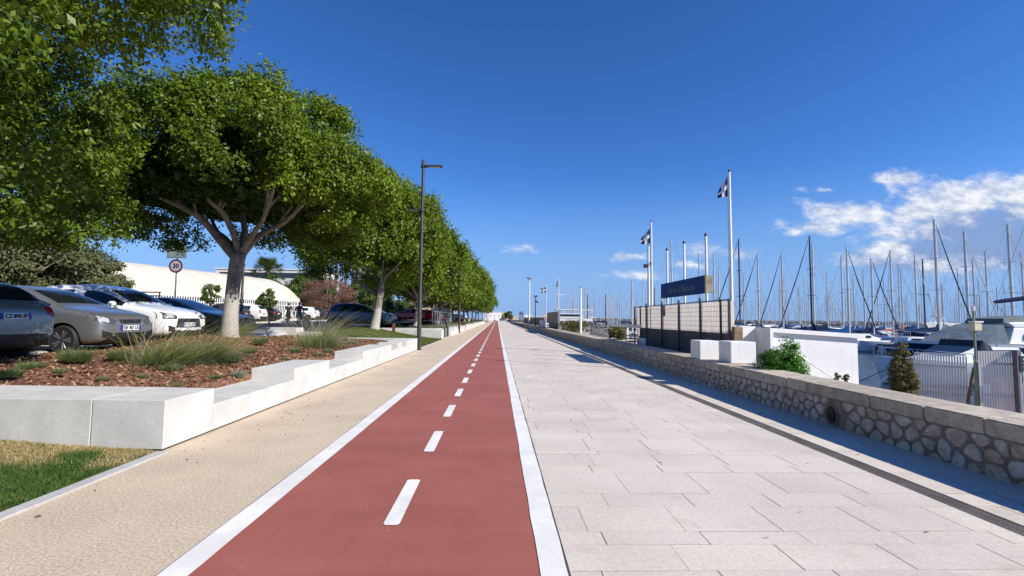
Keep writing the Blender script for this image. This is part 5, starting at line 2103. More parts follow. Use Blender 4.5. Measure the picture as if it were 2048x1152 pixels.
for k in range(18):
    a0, a1 = 2 * math.pi * k / 18, 2 * math.pi * (k + 1) / 18
    rr_ = (.112, .15)
    pts = []
    for xx in (XW - .012, XW + .45):
        for r_, aa in ((rr_[0], a0), (rr_[1], a0), (rr_[1], a1), (rr_[0], a1)):
            pts.append((xx, hy + r_ * math.cos(aa), .165 + r_ * 1.17 * math.sin(aa)))
    rm_.add(pts, [(0, 1, 2, 3), (0, 3, 7, 4), (1, 5, 6, 2)])
part('drain_pipe', rm_, M('pipe_mortar', (.20, .16, .12), .95, var=.3, scale=8), sw, off=(XW, 0, 0))
cp = MB()
y = -3.6
tones = []
while y < YW1:
    L_ = random.choice([.55, .7, .8, 1.1, 1.3]) if y < 60 else 3.
    j = random.uniform(-.006, .006)
    bm_ = MB().bx(XW - .022 + j, 5.83, y + .004, y + L_ - .004, .42, .592 + j)
    cp.add(bm_.v, bm_.f)
    tones.append(random.random())
    y += L_
me = cp.mesh('coping', COPING)
at = me.attributes.new('tone', 'FLOAT', 'FACE')
at.data.foreach_set('value', np.repeat(np.array(tones, dtype=np.float32), 6))
bm = bmesh.new()
bm.from_mesh(me)
bmesh.ops.bevel(bm, geom=[e for e in bm.edges if max(v.co.y for v in e.verts) < 40], offset=.012, segments=2, affect='EDGES')
bm.to_mesh(me)
bm.free()
o = link('coping', me, sw)
o.matrix_parent_inverse = Matrix.Translation((-XW, 0, 0))

# quay behind the wall
QUAY = M('quay_concrete', (.40, .36, .31), .9, var=.15, scale=.6, fine=.1, fscale=30)
q = MB()
q.bx(5.8, 8.6, 13.2, 175, -3, .42)
struct(part('quay', q, QUAY))
q = MB()
q.bx(5.81, 10.9, -6, 13.19, -3, -.45)
struct(part('quay', q, QUAY))

# ------------------------------------------------------------------ screen fence with sign
XS = 6.85
pxs = [1272.5, 1284, 1295.8, 1327.3, 1361.6, 1405, 1446.6, 1463.7]
yp = [XS / (atY(p, 640, 1).x) for p in pxs]
QZ = .42
ZT = 2.2
SCREEN = None
m, n, b = nt('reed_screen')
co = objco(n)
mp = n.nodes.new('ShaderNodeMapping')
mp.inputs['Scale'].default_value = (1, 30, .6)
lk(n, co, mp.inputs[0])
f = noise(n, mp.outputs[0], 1.4, 3)
c = mixc(n, ramp(n, f, .3, .7), (.70, .66, .62), (.88, .85, .81))
lk(n, c, b.inputs['Base Color'])
b.inputs['Roughness'].default_value = .8
t_ = n.nodes.new('ShaderNodeBsdfTranslucent')
lk(n, c, t_.inputs[0])
x_ = n.nodes.new('ShaderNodeMixShader')
x_.inputs[0].default_value = .8
lk(n, b.outputs[0], x_.inputs[1])
lk(n, t_.outputs[0], x_.inputs[2])
lk(n, x_.outputs[0], n.nodes['Material Output'].inputs['Surface'])
SCREEN = m
y0, y1 = yp[-1], yp[0]
fs = thing('screen_fence', 'tall mesh fence with pale cloth screen above a lower band coloured as shade, behind the sea wall', 'fence', (XS, y1, QZ))
OF = (XS, y1, QZ)
mb = MB()
for y in yp:
    mb.bx(XS - .11, XS - .05, y - .03, y + .03, QZ - .2, ZT + .03)
for i, y in enumerate(yp):
    part('post', MB().bx(XS - .11, XS - .05, y - .022, y + .022, QZ - .2, ZT + (.04 if i not in (2, 3, 4, 5) else .14)), STEELD, fs, off=OF)
part('screen', MB().bx(XS + .045, XS + .055, y0, y1, 1.22, ZT - .02), SCREEN, fs, off=OF)
part('shade_band', MB().prism([(y0, QZ), (y1 - .15, QZ), (y1 - .75, 1.22), (y0 + .12, 1.205)], 'x', XS + .015, XS + .04), M('screen_shade', (.15, .132, .14), .9, var=.15, scale=1.5), fs, off=OF)  # dark band coloured as the shadow of a low wall behind the screen
part('end_screen', MB().prism([(y1 - .14, QZ + .05), (y1 - .01, QZ + .05), (y1 - .01, 1.21), (y1 - .72, 1.21)], 'x', XS + .046, XS + .054), SCREEN, fs, off=OF)
mb = MB()
WIRE = M('mesh_wire', (.10, .09, .085), .6, .3, var=0)
for h_ in np.arange(1.26, ZT, .155):
    mb.bx(XS - .045, XS - .037, y0, y1, h_ - .005, h_ + .005)
for y in np.arange(y0, y1, .11):
    mb.bx(XS - .036, XS - .031, y - .0022, y + .0022, QZ + .1, ZT)
part('wire_mesh', mb, WIRE, fs, off=OF)
part('top_rail', MB().bx(XS - .075, XS - .05, y0, y1, ZT, ZT + .025), STEELD, fs, off=OF)
yb = XS / atY(1334, 640, 1).x
part('meter_box', MB().bx(XS - .19, XS - .11, yb - .13, yb + .13, 1.75, 2.17), M('meter_grey', (.12, .12, .13), .6, var=.1), fs, off=OF, bevel=.01)

# white poles carrying the name board
GPL = 'white poles carrying the blue name board'
poles = [(1334.6, 501, 19.0, 'farthest white pole carrying the blue name board'), (1369, 487, 17.25, 'middle white pole carrying the blue name board'), (1413, 472, 15.35, 'nearest white pole carrying the blue name board')]
XP = 7.05
for px, py, Y_, lb in poles:
    Y_ = XP / atY(px, 560, 1).x
    p_ = atY(px, py, Y_)
    t = thing('sign_pole', lb, 'pole', (XP, Y_, QZ), 0, GPL)
    part('shaft', MB().lathe([(.044, -.3), (.041, p_.z - QZ)], n=12), WHITE, t, True)
    part('cap', MB().lathe([(.056, 0), (.056, .05), (.03, .10)], (0, 0, p_.z - QZ), 12), STEELD, t, True)
ya = 6.86 / atY(1413, 568, 1).x
yb = 6.86 / atY(1325, 580, 1).x
za, zb_ = atY(1413, 586.2, ya).z, atY(1413, 550.3, ya).z
BLUES = M('sign_blue', (.014, .058, .20), .6, var=.15, scale=.8, spec=.12)
t = thing('name_board', 'faded blue name board with pale script lettering mounted on white poles', 'sign', (6.86, (ya + yb) / 2, za))
ym = (ya + yb) / 2
part('panel', MB().bx(-.07, .05, ya - ym, yb - ym, 0, zb_ - za), BLUES, t, bevel=.006)
part('end_cap', MB().bx(-.07, .15, ya - ym - .10, ya - ym - .005, 0, zb_ - za - .01), M('sign_end_board', (.30, .26, .17), .8, var=.25, scale=5), t)
part('frame', MB().bx(.055, .10, ya - ym, yb - ym, .08, .13).bx(.055, .10, ya - ym, yb - ym, .40, .45), STEELD, t)
o = link('lettering', text_mesh('Marina di Bonaria', .36, M('sign_letters', (.115, .15, .17), .6, var=.1), .004, .35), t)
o.location = (-.074, .05, (zb_ - za) * .43)
o.rotation_euler = (R(90), 0, R(-90))

# flag poles
m, n, b = nt('flag_cloth')
uvn = objco(n)
sp = n.nodes.new('ShaderNodeAttribute')
sp.attribute_name = 'white'
lk(n, mixc(n, ramp(n, sp.outputs['Fac'], .4, .6), (.012, .022, .085), (.72, .72, .74)), b.inputs['Base Color'])
b.inputs['Roughness'].default_value = .8
FLAG = m


def flag_mesh(w, h, droop, seed):
    rg = np.random.default_rng(seed)
    nu, nv = 28, 24
    vs, wt = [], []
    for j in range(nv + 1):
        for i in range(nu + 1):
            a, c_ = i / nu, j / nv
            # hoist at a=0; the fly end hangs down and away from the pole
            x = -a * w * (1 - .12 * (1 - c_) * a)
            z = -(1 - c_) * h - a * (droop * c_ * h + .05 * h * (1 - c_))
            y = .055 * math.sin(a * 9 + c_ * 2.5) * a + .03 * math.sin(a * 15 + 1) * a + a * .10
            vs.append((x, y, z))
            wt.append(1.0 if abs(a - .45) < .10 or abs(c_ - .5) < .115 else 0.)
    fs = [(j * (nu + 1) + i, j * (nu + 1) + i + 1, (j + 1) * (nu + 1) + i + 1, (j + 1) * (nu + 1) + i) for j in range(nv) for i in range(nu)]
    me = bpy.data.meshes.new('flag')
    me.from_pydata(vs, [], fs)
    at = me.attributes.new('white', 'FLOAT', 'FACE')
    at.data.foreach_set('value', [1. if sum(wt[v] for v in f) >= 2 else 0. for f in fs])
    me.materials.append(FLAG)
    me.polygons.foreach_set('use_smooth', [True] * len(fs))
    return me


def flagpole(px, pyt, X, label, group='white flag poles behind the sea wall', fl=True, r=.045, flw=.62, flh=.78, z0_=QZ, drop=.30, dr=.75):
    Y_ = X / atY(px, pyt + 60 if pyt < 500 else pyt, 1).x
    # solve Y so that the top lies at the pixel
    for _ in range(4):
        p_ = atY(px, pyt, Y_)
        Y_ *= X / p_.x
    t = thing('flag_pole', label, 'flag pole', (X, Y_, z0_), 0, group)
    hgt = p_.z - z0_
    part('shaft', MB().lathe([(r * 1.25, -.3), (r, hgt * .5), (r * .7, hgt)], n=10), WHITE, t, True)
    part('finial', MB().ell((0, 0, hgt + .02), (r, r, .05), 8), STEELD, t, True)
    part('halyard', MB().tube([(-.075, 0, .8), (-.06, 0, hgt - .1)], .006, 4), STEELG, t)
    if fl:
        f_ = link('flag', flag_mesh(flw, flh, dr, int(px)), t)
        f_.location = (-.05, 0, hgt - drop)
    return t, Y_, hgt


flagpole(1458.5, 343, 6.95, 'tallest flag pole with navy and white cross flag, right of the name board', drop=.14, flw=.30, flh=.62, dr=.82)
flagpole(1302.5, 443, 6.95, 'flag pole with blowing navy and white flag at the far end of the screen fence', drop=.30, flw=.44, flh=.70, dr=.75)
t, Y_, hgt = flagpole(1297, 491, 6.95, 'shorter white pole with lamps standing close beside the far flag pole', fl=False, r=.055)
part('lamp', MB().box((-.12, 0, hgt - .95), (.2, .2, .16)), STEELD, t, bevel=.02)
part('lamp', MB().box((.12, 0, hgt - .85), (.14, .14, .16)), STEELD, t, bevel=.02)
t, Y_, hgt = flagpole(1117.5, 553, 6.95, 'distant white pole with a crossarm and a furled navy flag by the passenger boat', flw=.25, flh=.9, dr=.8)
part('crossarm', MB().bx(-.25, .7, -.03, .03, hgt - 2.1, hgt - 2.03), WHITE, t)
flagpole(1092.5, 570, 6.95, 'thin distant pole flying a small dark flag', flw=.75, flh=.8, r=.04, dr=.3)
flagpole(1161.5, 575, 6.95, 'thick bare white pole in front of the passenger boat', fl=False, r=.09)

# white cubes on the wall
GW = 'white cube planters on the sea wall'
for lb, a, c_ in (('white concrete cube on the coping beside the shrub, nearer and bigger one', (5.46, 6.06, 10.76, 11.36), .5), ('white concrete cube on the coping in front of the shade-coloured band of the screen, farther one', (5.18, 5.70, 11.78, 12.36), .47)):
    solo('cube_planter', MB().bx(*a, .598, .598 + c_), PLASTER, lb, 'planter', GW, bevel=.012, base=(a[0], a[2], .598))
for i, px in enumerate((1282.5, 1287.5)):
    Y_ = 6.3 / atY(px, 690, 1).x
    solo('white_can', MB().lathe([(.085, 0), (.095, .02), (.10, .36), (.09, .38)], (6.3, Y_, QZ + .0), 14), WHITE, ['white can at the foot of the screen fence, left one of two', 'white can at the foot of the screen fence, right one of two'][i], 'can', 'white cans by the screen fence', smooth=True, base=(6.3, Y_, QZ))
# weathered post at the near end of the screen
solo('timber_post', MB().bx(6.86, 7.12, 13.30, 13.46, -.5, 1.42), M('rotten_timber', (.26, .18, .12), .9, var=.4, scale=9, bmp=.5, bscale=20), 'weathered brown timber post where the screen fence meets the white building', 'post', None, bevel=.02, base=(6.95, 13.35, 0))

# white building with thin slab roof
YB = 12.9
pl_ = atY(1540, 656, YB)
pr_ = atY(1714, 668, YB)
bt = thing('harbour_building', 'low white plastered harbour building with thin overhanging slab roof', 'building', (pl_.x, YB, -.5))
OB = (pl_.x, YB, -.5)
zl, zr_ = pl_.z, pr_.z
xl, xr = pl_.x, pr_.x
dx = xr - xl


def zroof(x):
    return zl + (zr_ - zl) * (x - xl) / dx


wall = MB()
wall.prism([(xl, -.7), (xr, -.7), (xr, zroof(xr) - .125), (xl, zroof(xl) - .125)], 'y', YB, YB + 3.8)
part('wall', wall, PLASTER, bt, off=OB)
part('roof', MB().prism([(xl + .02, zroof(xl) - .12), (xr + .17, zroof(xr + .17) - .12), (xr + .17, zroof(xr + .17)), (xl + .02, zroof(xl))], 'y', YB - .10, YB + 3.9), PLASTER, bt, bevel=.006, off=OB)
part('pier', MB().bx(xl - .07, xl + .015, YB - .12, YB + .6, -.6, zroof(xl) + .0), PLASTER, bt, off=OB)
pa = atY(1470, 651, YB + .75)
part('side_wall', MB().prism([(7.13, -.7), (xl - .075, -.7), (xl - .075, zroof(xl) + .03), (7.13, pa.z)], 'y', YB + .6, YB + .8), PLASTER, bt, off=OB)
p1 = atY(1567, 689, YB - .25)
p2 = atY(1672, 761, YB - .25)
part('handrail', MB().tube([p1, p2, p2 + (p2 - p1) * .3], .018, 6), STEELG, bt, True, off=OB)
part('stair_stringer', MB().prism([(p1.x + .0, p1.z - .38), (p1.x, p1.z - .52), (p2.x, p2.z - .50), (p2.x, p2.z - .34)], 'y', YB - .34, YB - .16), M('stringer_grey', (.42, .40, .38), .8, var=.1), bt, off=OB)
# shrub
rg = np.random.default_rng(31)
LUSH = leafmat('lush_leaf', (.035, .13, .012), (.10, .26, .03), .35, .35)


def shrub(label, px, py, Y_, z0_, rx, h, mat, size, ncl, per, cat='shrub', group=None, name='green_shrub', elong=1., lump=.3):
    p_ = atY(px, py, Y_)
    t = thing(name, label, cat, (p_.x, Y_, z0_), 0, group)
    mb = MB()
    for i in range(5):
        a = i * 1.25
        mb.tube([(0, 0, -.1), (rx * .25 * math.cos(a), rx * .25 * math.sin(a), h * .35), (rx * .5 * math.cos(a), rx * .5 * math.sin(a) * elong, h * .7)], [.025, .018, .006], 5)
    part('stem', mb, PLAINB, t, True)
    c, d = crown_points(rg, ncl, (rx, rx * elong, h * .55), flat=.8, power=2.1, inner=.3, lump=lump)
    q_, tone = foliage(rg, c + np.array([0, 0, h * .5]), d, per, rx * .42, size)
    link('foliage', quads_mesh('foliage', q_, mat, tone), t)
    return t


shrub('bright green leafy shrub against the white building', 1566, 722, 9.6, .1, .37, .92, LUSH, .048, 110, 150, lump=.55)
shrub('tiny agave-like plant on the coping near the foot of the handrail', 1675, 756, 8.2, .56, .05, .12, OLV, .05, 8, 10, 'plant', 'tiny plants by the handrail')
shrub('tiny agave-like plant on the coping at the white building corner', 1692, 758, 7.9, .56, .05, .12, OLV, .05, 8, 10, 'plant', 'tiny plants by the handrail')
BSH = leafmat('dry_bush_leaf', (.075, .075, .02), (.20, .17, .06), .3, .6)
shrub('straggly olive bush beside the white picket gate', 1805, 740, 9.6, -.45, .21, 1.46, BSH, .042, 160, 90, elong=1.2, lump=.12)
for px, Y_, r_, h_, lb in ((1137, 46, .95, 1.05, 'olive scrub bush on the quay left of the pair'), (1161, 40, .9, 1.05, 'olive scrub bush with white patches on the quay'), (1150, 43, .7, .9, 'small olive scrub bush between two bigger ones'), (1236, 27.3, .55, .75, 'scrub bush inside the white rail frame')):
    shrub(lb, px, 650, Y_, QZ, r_, h_, BSH, .11, 45, 60, 'bush', 'olive scrub bushes on the quay')

# picket gate fence on the right
FEN = M('grey_picket', (.74, .71, .68), .6, .1, var=.06)


def picket_run(name, label, pa_, pb_, Ya, Yb, n_, zb0, pw=.028, top_rail=True):
    A = atY(*pa_, Ya)
    B = atY(*pb_, Yb)
    t = thing(name, label, 'fence', (A.x, A.y, zb0), 0, None)
    off_ = (A.x, A.y, zb0)
    mb = MB()
    d = (B - A)
    an = math.atan2(d.y, d.x)
    for i in range(n_ + 1):
        p_ = A + d * (i / n_)
        mb.box((p_.x, p_.y, (p_.z + zb0) / 2), (pw, .02, p_.z - zb0), an)
    part('pickets', mb, FEN, t, off=off_)
    L_ = Vector((d.x, d.y, 0)).length
    mid = (A + B) / 2
    rl = MB()
    nn = Vector((-math.sin(an), math.cos(an), 0)) * .03
    for h_ in (.18, .62):
        rl.box((mid.x + nn.x, mid.y + nn.y, zb0 + (mid.z - zb0) * (1.0 - h_)), (L_, .03, .05), an)
    part('rails', rl, STEELG, t, off=off_)
    if top_rail:
        tr = MB()
        a_, b_ = A + Vector((0, 0, .03)), B + Vector((0, 0, .03))
        tr.tube([a_, b_], .022, 6)
        part('top_rail', tr, WHITE, t, off=off_)
    return t


picket_run('picket_fence', 'close set grey picket fence right of the olive bush on the quay', (1829, 708), (1932, 713), 10.6, 9.9, 19, -.45)
picket_run('picket_gate', 'close set grey picket gate between the lamp pole and the purple post', (1957, 702), (2030, 702), 9.5, 9.3, 14, -.45, top_rail=False)
p_ = atY(2033, 700, 9.25)
solo('gate_post', MB().bx(p_.x - .045, p_.x + .045, 9.2, 9.3, -.45, p_.z), M('purple_grey_post', (.16, .13, .17), .6, var=.1), 'purple grey gate post at the right edge', 'post', None, base=(p_.x, 9.25, -.45))
p_ = atY(2043, 727, 9.0)
t = thing('harbour_sign', 'dark green notice board with white lettering bars cut by the right frame edge', 'sign', (p_.x + .06, 9.0, -.45))
part('panel', MB().bx(-.1, .5, -.015, .015, p_.z + .45 - .16, p_.z + .45 + .15), M('notice_green', (.015, .035, .035), .5, var=.1), t)
part('post', MB().bx(-.09, -.05, .016, .05, 0, p_.z + .45 + .15), STEELG, t)
wl = MB()
for i, (w_, h_) in enumerate(((.30, .03), (.36, .018), (.36, .018))):
    wl.bx(-.04, -.04 + w_, -.02, -.016, p_.z + .52 - i * .07, p_.z + .52 + h_ - i * .07)
wl.lathe([(.045, -.004), (.045, .0)], (0.02, -.016, p_.z + .55), 14, 'y')
part('notice_mark', wl, WHITE, t)
# service pillar with box
p_ = atY(1948, 653, 9.6)
t = thing('service_pole', 'thin green service pole with a cream meter box on top', 'pole', (p_.x, 9.6, -.45))
h_ = p_.z + .45
part('pole', MB().lathe([(.045, -.1), (.04, h_ * .62), (.022, h_ * .63), (.022, h_ + .35)], n=10), M('green_pole', (.22, .30, .20), .5, .2, var=.15), t, True)
part('meter_box', MB().box((0, -.03, h_), (.16, .12, .17)), M('cream_box', (.60, .56, .38), .6, var=.08), t, bevel=.01)
part('lid', MB().box((.01, -.03, h_ + .10), (.19, .15, .03)), WHITE, t)
part('lamp', MB().lathe([(.03, 0), (.03, .10)], (0, 0, h_ + .33), 8), WHITE, t, True)
# timber prop and orange clutter behind the gate
q0, q1 = atY(1936, 800, 9.7), atY(1948, 735, 9.7)
solo('timber_prop', MB().tube([(q0.x, 9.7, -.45), (q0.x, 9.7, q0.z), q1], .03, 7), M('prop_timber', (.20, .12, .08), .9, var=.3), 'leaning brown timber prop beside the green service pole', 'post', None, True, base=(q0.x, 9.7, -.45))
p_ = atY(2000, 770, 10.3)
t = thing('fish_crate', 'orange plastic crates stacked behind the picket gate', 'crate', (p_.x, 10.3, -.45))
cr = MB()
part('lower_crate', MB().box((0, 0, .2), (.75, .5, .38)), M('orange_plastic', (.55, .20, .11), .6, var=.15), t, bevel=.03)
part('upper_crate', MB().box((.05, 0, .58), (.68, .48, .36)), M('faded_orange_plastic', (.60, .28, .19), .6, var=.15), t, bevel=.03)
p_ = atY(1968, 757, 10.1)
solo('power_box', MB().box((p_.x, 10.1, .1), (.16, .12, .3)).box((p_.x, 10.1, -.25), (.05, .05, .4)), M('offwhite_box', (.66, .66, .60), .6, var=.06), 'off white power box seen through the picket gate', 'power box', None, bevel=.012, base=(p_.x, 10.1, -.45))

# rail frame, steps, fence panel farther down the quay
a_, b_ = 6.7 / atY(1219, 665, 1).x, 6.7 / atY(1255, 665, 1).x
t = thing('rail_frame', 'white painted rail frame on the quay at the end of the screen fence', 'railing', (6.7, a_, QZ))
part('post', MB().bx(-.05, .05, -.06, .06, 0, .78), WHITE, t)
part('post', MB().bx(-.05, .05, b_ - a_ - .06, b_ - a_ + .06, 0, .78), WHITE, t)
part('top_rail', MB().bx(-.05, .05, b_ - a_ - 2.2, .06, .78, .93), WHITE, t)
a2 = 6.75 / atY(1267, 670, 1).x
t = thing('wooden_steps', 'short wooden steps beside the white rail frame', 'steps', (6.75, a2, QZ))
for i in range(3):
    part('tread', MB().bx(-.3, .1 + .2 * i, -.45, .45, .08 + .14 * i, .12 + .14 * i), TEAK, t)
part('rail_post', MB().bx(.05, .1, -.5, -.45, 0, .9), WHITE, t)
a_, b_ = 6.9 / atY(1180, 660, 1).x, 6.9 / atY(1216, 660, 1).x
t = thing('mesh_panel', 'dark mesh fence panel left of the white rail frame', 'fence', (6.9, b_, QZ))
for i in range(5):
    part('post', MB().bx(-.04, .04, (a_ - b_) * i / 4 - .04, (a_ - b_) * i / 4 + .04, 0, .95), STEELG, t)
mb = MB()
for i in range(10):
    mb.bx(-.01, .01, 0, a_ - b_, .08 + .09 * i, .095 + .09 * i)
for i in range(int((a_ - b_) / .14)):
    mb.bx(-.01, .01, i * .14, i * .14 + .014, .05, .92)
part('mesh', mb, STEELD, t)
# reed screened kiosk far down the quay
a_, b_ = 6.6 / atY(1094, 645, 1).x, 6.6 / atY(1118, 645, 1).x
t = thing('reed_fence', 'distant reed fence with black board at its foot, left of the passenger boat', 'fence', (6.6, b_, QZ))
part('reed_panel', MB().bx(0, .05, 0, a_ - b_, .9, 2.0), M('reed', (.34, .29, .23), .9, var=.2, scale=6), t)
part('black_board', MB().bx(-.02, .03, 0, (a_ - b_) * .8, 0, .88), BLACKP, t)
part('end_post', MB().bx(-.1, .1, -.2, 0, -.1, 2.2), STEELG, t)
solo('white_cabinet', MB().bx(6.0, 6.5, a_ + 1, a_ + 4, QZ, QZ + .95).bx(5.98, 6.52, a_ + .98, a_ + 4.02, QZ + .97, QZ + 1.02), WHITE, 'white cabinet beside the distant reed fence', 'cabinet', None, bevel=.02, base=(6.2, a_ + 2, QZ))
t = thing('chain_fence', 'long grey chain fence on the far part of the quay', 'fence', (6.7, 66, QZ))
for i in range(14):
    part('post', MB().bx(-.05, .05, i * 4 - .05, i * 4 + .05, 0, 1.5), STEELG, t)
part('mesh', MB().bx(-.006, .006, 0, 52, .1, 1.4), M('chain_mesh', (.20, .20, .19), .9, var=.2, scale=1), t)
# pale tall lamp on the quay
t = thing('quay_lamp', 'tall pale lamp post with a flat round head beyond the sea wall', 'street lamp', (6.05, 88, 0))
part('post', MB().lathe([(.14, -.2), (.10, 9.2)], n=10), WHITE, t, True)
part('lamp_head', MB().lathe([(.1, 0), (.62, .12), (.62, .26), (.3, .34)], (0, 0, 9.1), 18), STEELG, t, True)
p_ = atY(1071, 592, 80)
t = thing('camera_pole', 'dark pole carrying small cameras beyond the sea wall', 'pole', (p_.x, 80, QZ))
part('pole', MB().lathe([(.10, -.2), (.07, p_.z - QZ)], n=8), STEELD, t, True)
for dx_, dz_ in ((-.22, 0), (.22, 0), (.2, -.9), (.42, -1.1)):
    part('camera', MB().box((dx_, 0, p_.z - QZ + dz_), (.24, .3, .24)), BLACKP, t, bevel=.03)
part('arm', MB().bx(-.25, .45, -.03, .03, p_.z - QZ - .14, p_.z - QZ - .09).bx(0, .45, -.03, .03, p_.z - QZ - 1.2, p_.z - QZ - 1.15), BLACKP, t)

# ------------------------------------------------------------------ boats
def hull_mb(L, B, fb, bow=.18, stern=.82, draft=.45, flare=.15, sheer=.35, nst=15):
    """bow at +x; closed loft; top is the deck"""
    rings = []
    for i in range(nst):
        f = i / (nst - 1)                      # 0 stern .. 1 bow
        x = -L / 2 + L * f
        w = B / 2 * (stern + (1 - stern) * math.sin(min(1, f / .45) * math.pi / 2)) if f < .45 else B / 2 * max(.012, (1 - ((f - .45) / .55) ** 2.3))
        zt = fb * (1 + sheer * max(0, f - .3) ** 1.5)
        rake = .55 * fb * max(0, f - .8) / .2
        zk = -draft * (1 - max(0, f - .55) / .45)
        xs = x - 0
        ring = []
        for yy, zz_, xr in ((0, zk, -rake), (w * (.55 - flare), zk * .6, -rake * .9), (w * (.86 - flare), .05, -rake * .7), (w * .95, zt * .55, -rake * .3), (w, zt, 0)):
            ring.append((xs + xr, yy, zz_))
        full = [(p[0], -p[1], p[2]) for p in ring[:0:-1]] + ring
        rings.append(full)
    return MB().loft(rings, True, True)


def deck_at(L, fb, f, sheer=.35):
    return fb * (1 + sheer * max(0, f - .3) ** 1.5)


BOOTN = M('boot_navy', (.015, .03, .09), .4, var=0)
NAVYG = M('navy_gelcoat', (.012, .022, .06), .2, var=0)
WINB = M('boat_window', (.02, .025, .03), .08, var=0)
RIG = M('steel_rigging', (.22, .22, .22), .4, .5, var=0)
WSAIL = M('furled_white', (.62, .62, .60), .7, var=.05)
GS = 'sailing yachts moored in the marina'


def yacht(label, x, y, top, heading=0, L=11.5, hull=GEL, cover=NAVY, jib=NAVY, mast=ALU, mast_r=.085, group=GS, spread=1, detail=True, mx=.6, name='sailing_yacht', awn=None, boom_fw=-1):
    """top = mast top height in world z; (x,y) = mast position"""
    ca, sa = math.cos(heading), math.sin(heading)
    B = L * .31
    fb = .10 * L
    t = thing(name, label, 'sailing boat', (x - mx * ca, y - mx * sa, SEA), heading, group)
    part('hull', hull_mb(L, B, fb), hull, t, smooth=True)
    H = top - SEA
    part('stripe', hull_mb(L * .985, B * 1.012, fb * .30, draft=.05, nst=9), BOOTN, t, smooth=True) if detail else None
    cz = fb * 1.08
    cab = MB()
    rings = []
    for f, w, h in ((-.16, .30, .06), (-.13, .34, .42), (.05, .33, .45), (.18, .26, .34), (.27, .14, .08)):
        rings.append([(f * L, -w * B, cz - .25), (f * L, -w * B * .86, cz + h), (f * L, w * B * .86, cz + h), (f * L, w * B, cz - .25)])
    c_ = part('cabin', cab.loft(rings, True, True), GEL, t, smooth=True)
    if detail:
        for sg in (-1, 1):
            part('cabin_window', MB().prism([(-.10 * L, cz + .12), (.13 * L, cz + .10), (.11 * L, cz + .26), (-.09 * L, cz + .30)], 'y', sg * .335 * B - .012, sg * .335 * B + .012), WINB, c_)
        part('cockpit_coaming', MB().bx(-.42 * L, -.17 * L, -.33 * B, .33 * B, cz - .22, cz + .12), GEL, t, bevel=.05)
        part('sprayhood', MB().loft([[(-.20 * L, -.3 * B, cz + .05), (-.20 * L, -.26 * B, cz + .85), (-.20 * L, .26 * B, cz + .85), (-.20 * L, .3 * B, cz + .05)], [(-.10 * L, -.3 * B, cz + .05), (-.12 * L, -.24 * B, cz + .75), (-.12 * L, .24 * B, cz + .75), (-.10 * L, .3 * B, cz + .05)]], True, True), cover, t, bevel=.04)
    m_ = part('mast', MB().lathe([(mast_r, fb * .9), (mast_r, H * .7), (mast_r * .75, H)], (mx, 0, 0), 8), mast, t, smooth=True)
    part('masthead', MB().bx(mx - .18, mx + .12, -.05, .05, H, H + .07).bx(mx - .17, mx - .15, -.01, .01, H, H + .55), RIG, m_)
    for k in range(spread):
        zs = fb + (H - fb) * (.42 + .26 * k if spread > 1 else .55)
        sw_ = B * (.30 - .06 * k)
        part('spreader', MB().tube([(mx, -sw_, zs + .05), (mx, 0, zs), (mx, sw_, zs + .05)], .035, 5), mast, m_)
    bz = cz + .95
    bl_ = L * .40
    bm_ = part('boom', MB().tube([(mx, 0, bz), (mx - bl_, 0, bz + .1)], .06, 7), mast, t)
    part('sail_cover', MB().loft([[(mx - .12, -.10, bz + .02), (mx - .12, 0, bz + 1.15), (mx - .12, .10, bz + .02)], [(mx - .5, -.17, bz), (mx - .5, 0, bz + .62), (mx - .5, .17, bz)], [(mx - bl_ * .5, -.15, bz + .02), (mx - bl_ * .5, 0, bz + .42), (mx - bl_ * .5, .15, bz + .02)], [(mx - bl_ * .98, -.08, bz + .08), (mx - bl_ * .98, 0, bz + .27), (mx - bl_ * .98, .08, bz + .08)]], True, True), cover, bm_, smooth=True)
    xb = L / 2 - .1
    zb2 = deck_at(L, fb, 1.) + .15
    if jib is not None:
        part('furled_jib', MB().tube([(mx + .15, 0, H * .97), (mx + (xb - mx) * .35, 0, H * .97 - (H * .97 - zb2) * .35), (xb - .15, 0, zb2 + .5)], [.03, .055, .07], 6), jib, t, smooth=True)
    rg_ = MB()
    rg_.tube([(mx, 0, H), (-L / 2 + .1, 0, fb)], .009, 4)
    rg_.tube([(mx, 0, H), (xb, 0, zb2)], .009, 4)
    for sg in (-1, 1):
        rg_.tube([(mx, 0, H * .98), (mx, sg * B * .28, fb + (H - fb) * .5), (mx - .2, sg * B * .46, fb)], .009, 4)
    part('rigging', rg_, RIG, t)
    if detail:
        ra = MB()
        for sg in (-1, 1):
            pts = [(xb, sg * .05, zb2 + .6), (.32 * L, sg * B * .31, cz + .58), (0, sg * B * .48, cz + .5), (-.3 * L, sg * B * .47, cz + .45), (-.48 * L, sg * B * .38, cz + .5)]
            ra.tube(pts, .014, 4)
            for p_ in pts:
                ra.tube([p_, (p_[0], p_[1], p_[2] - .6)], .014, 4)
        part('guard_rail', ra, CHROME, t)
    if awn:
        part('awning', MB().bx(-.46 * L, -.24 * L, -.36 * B, .36 * B, cz + 1.75, cz + 1.82), awn, t, bevel=.02)
    return t


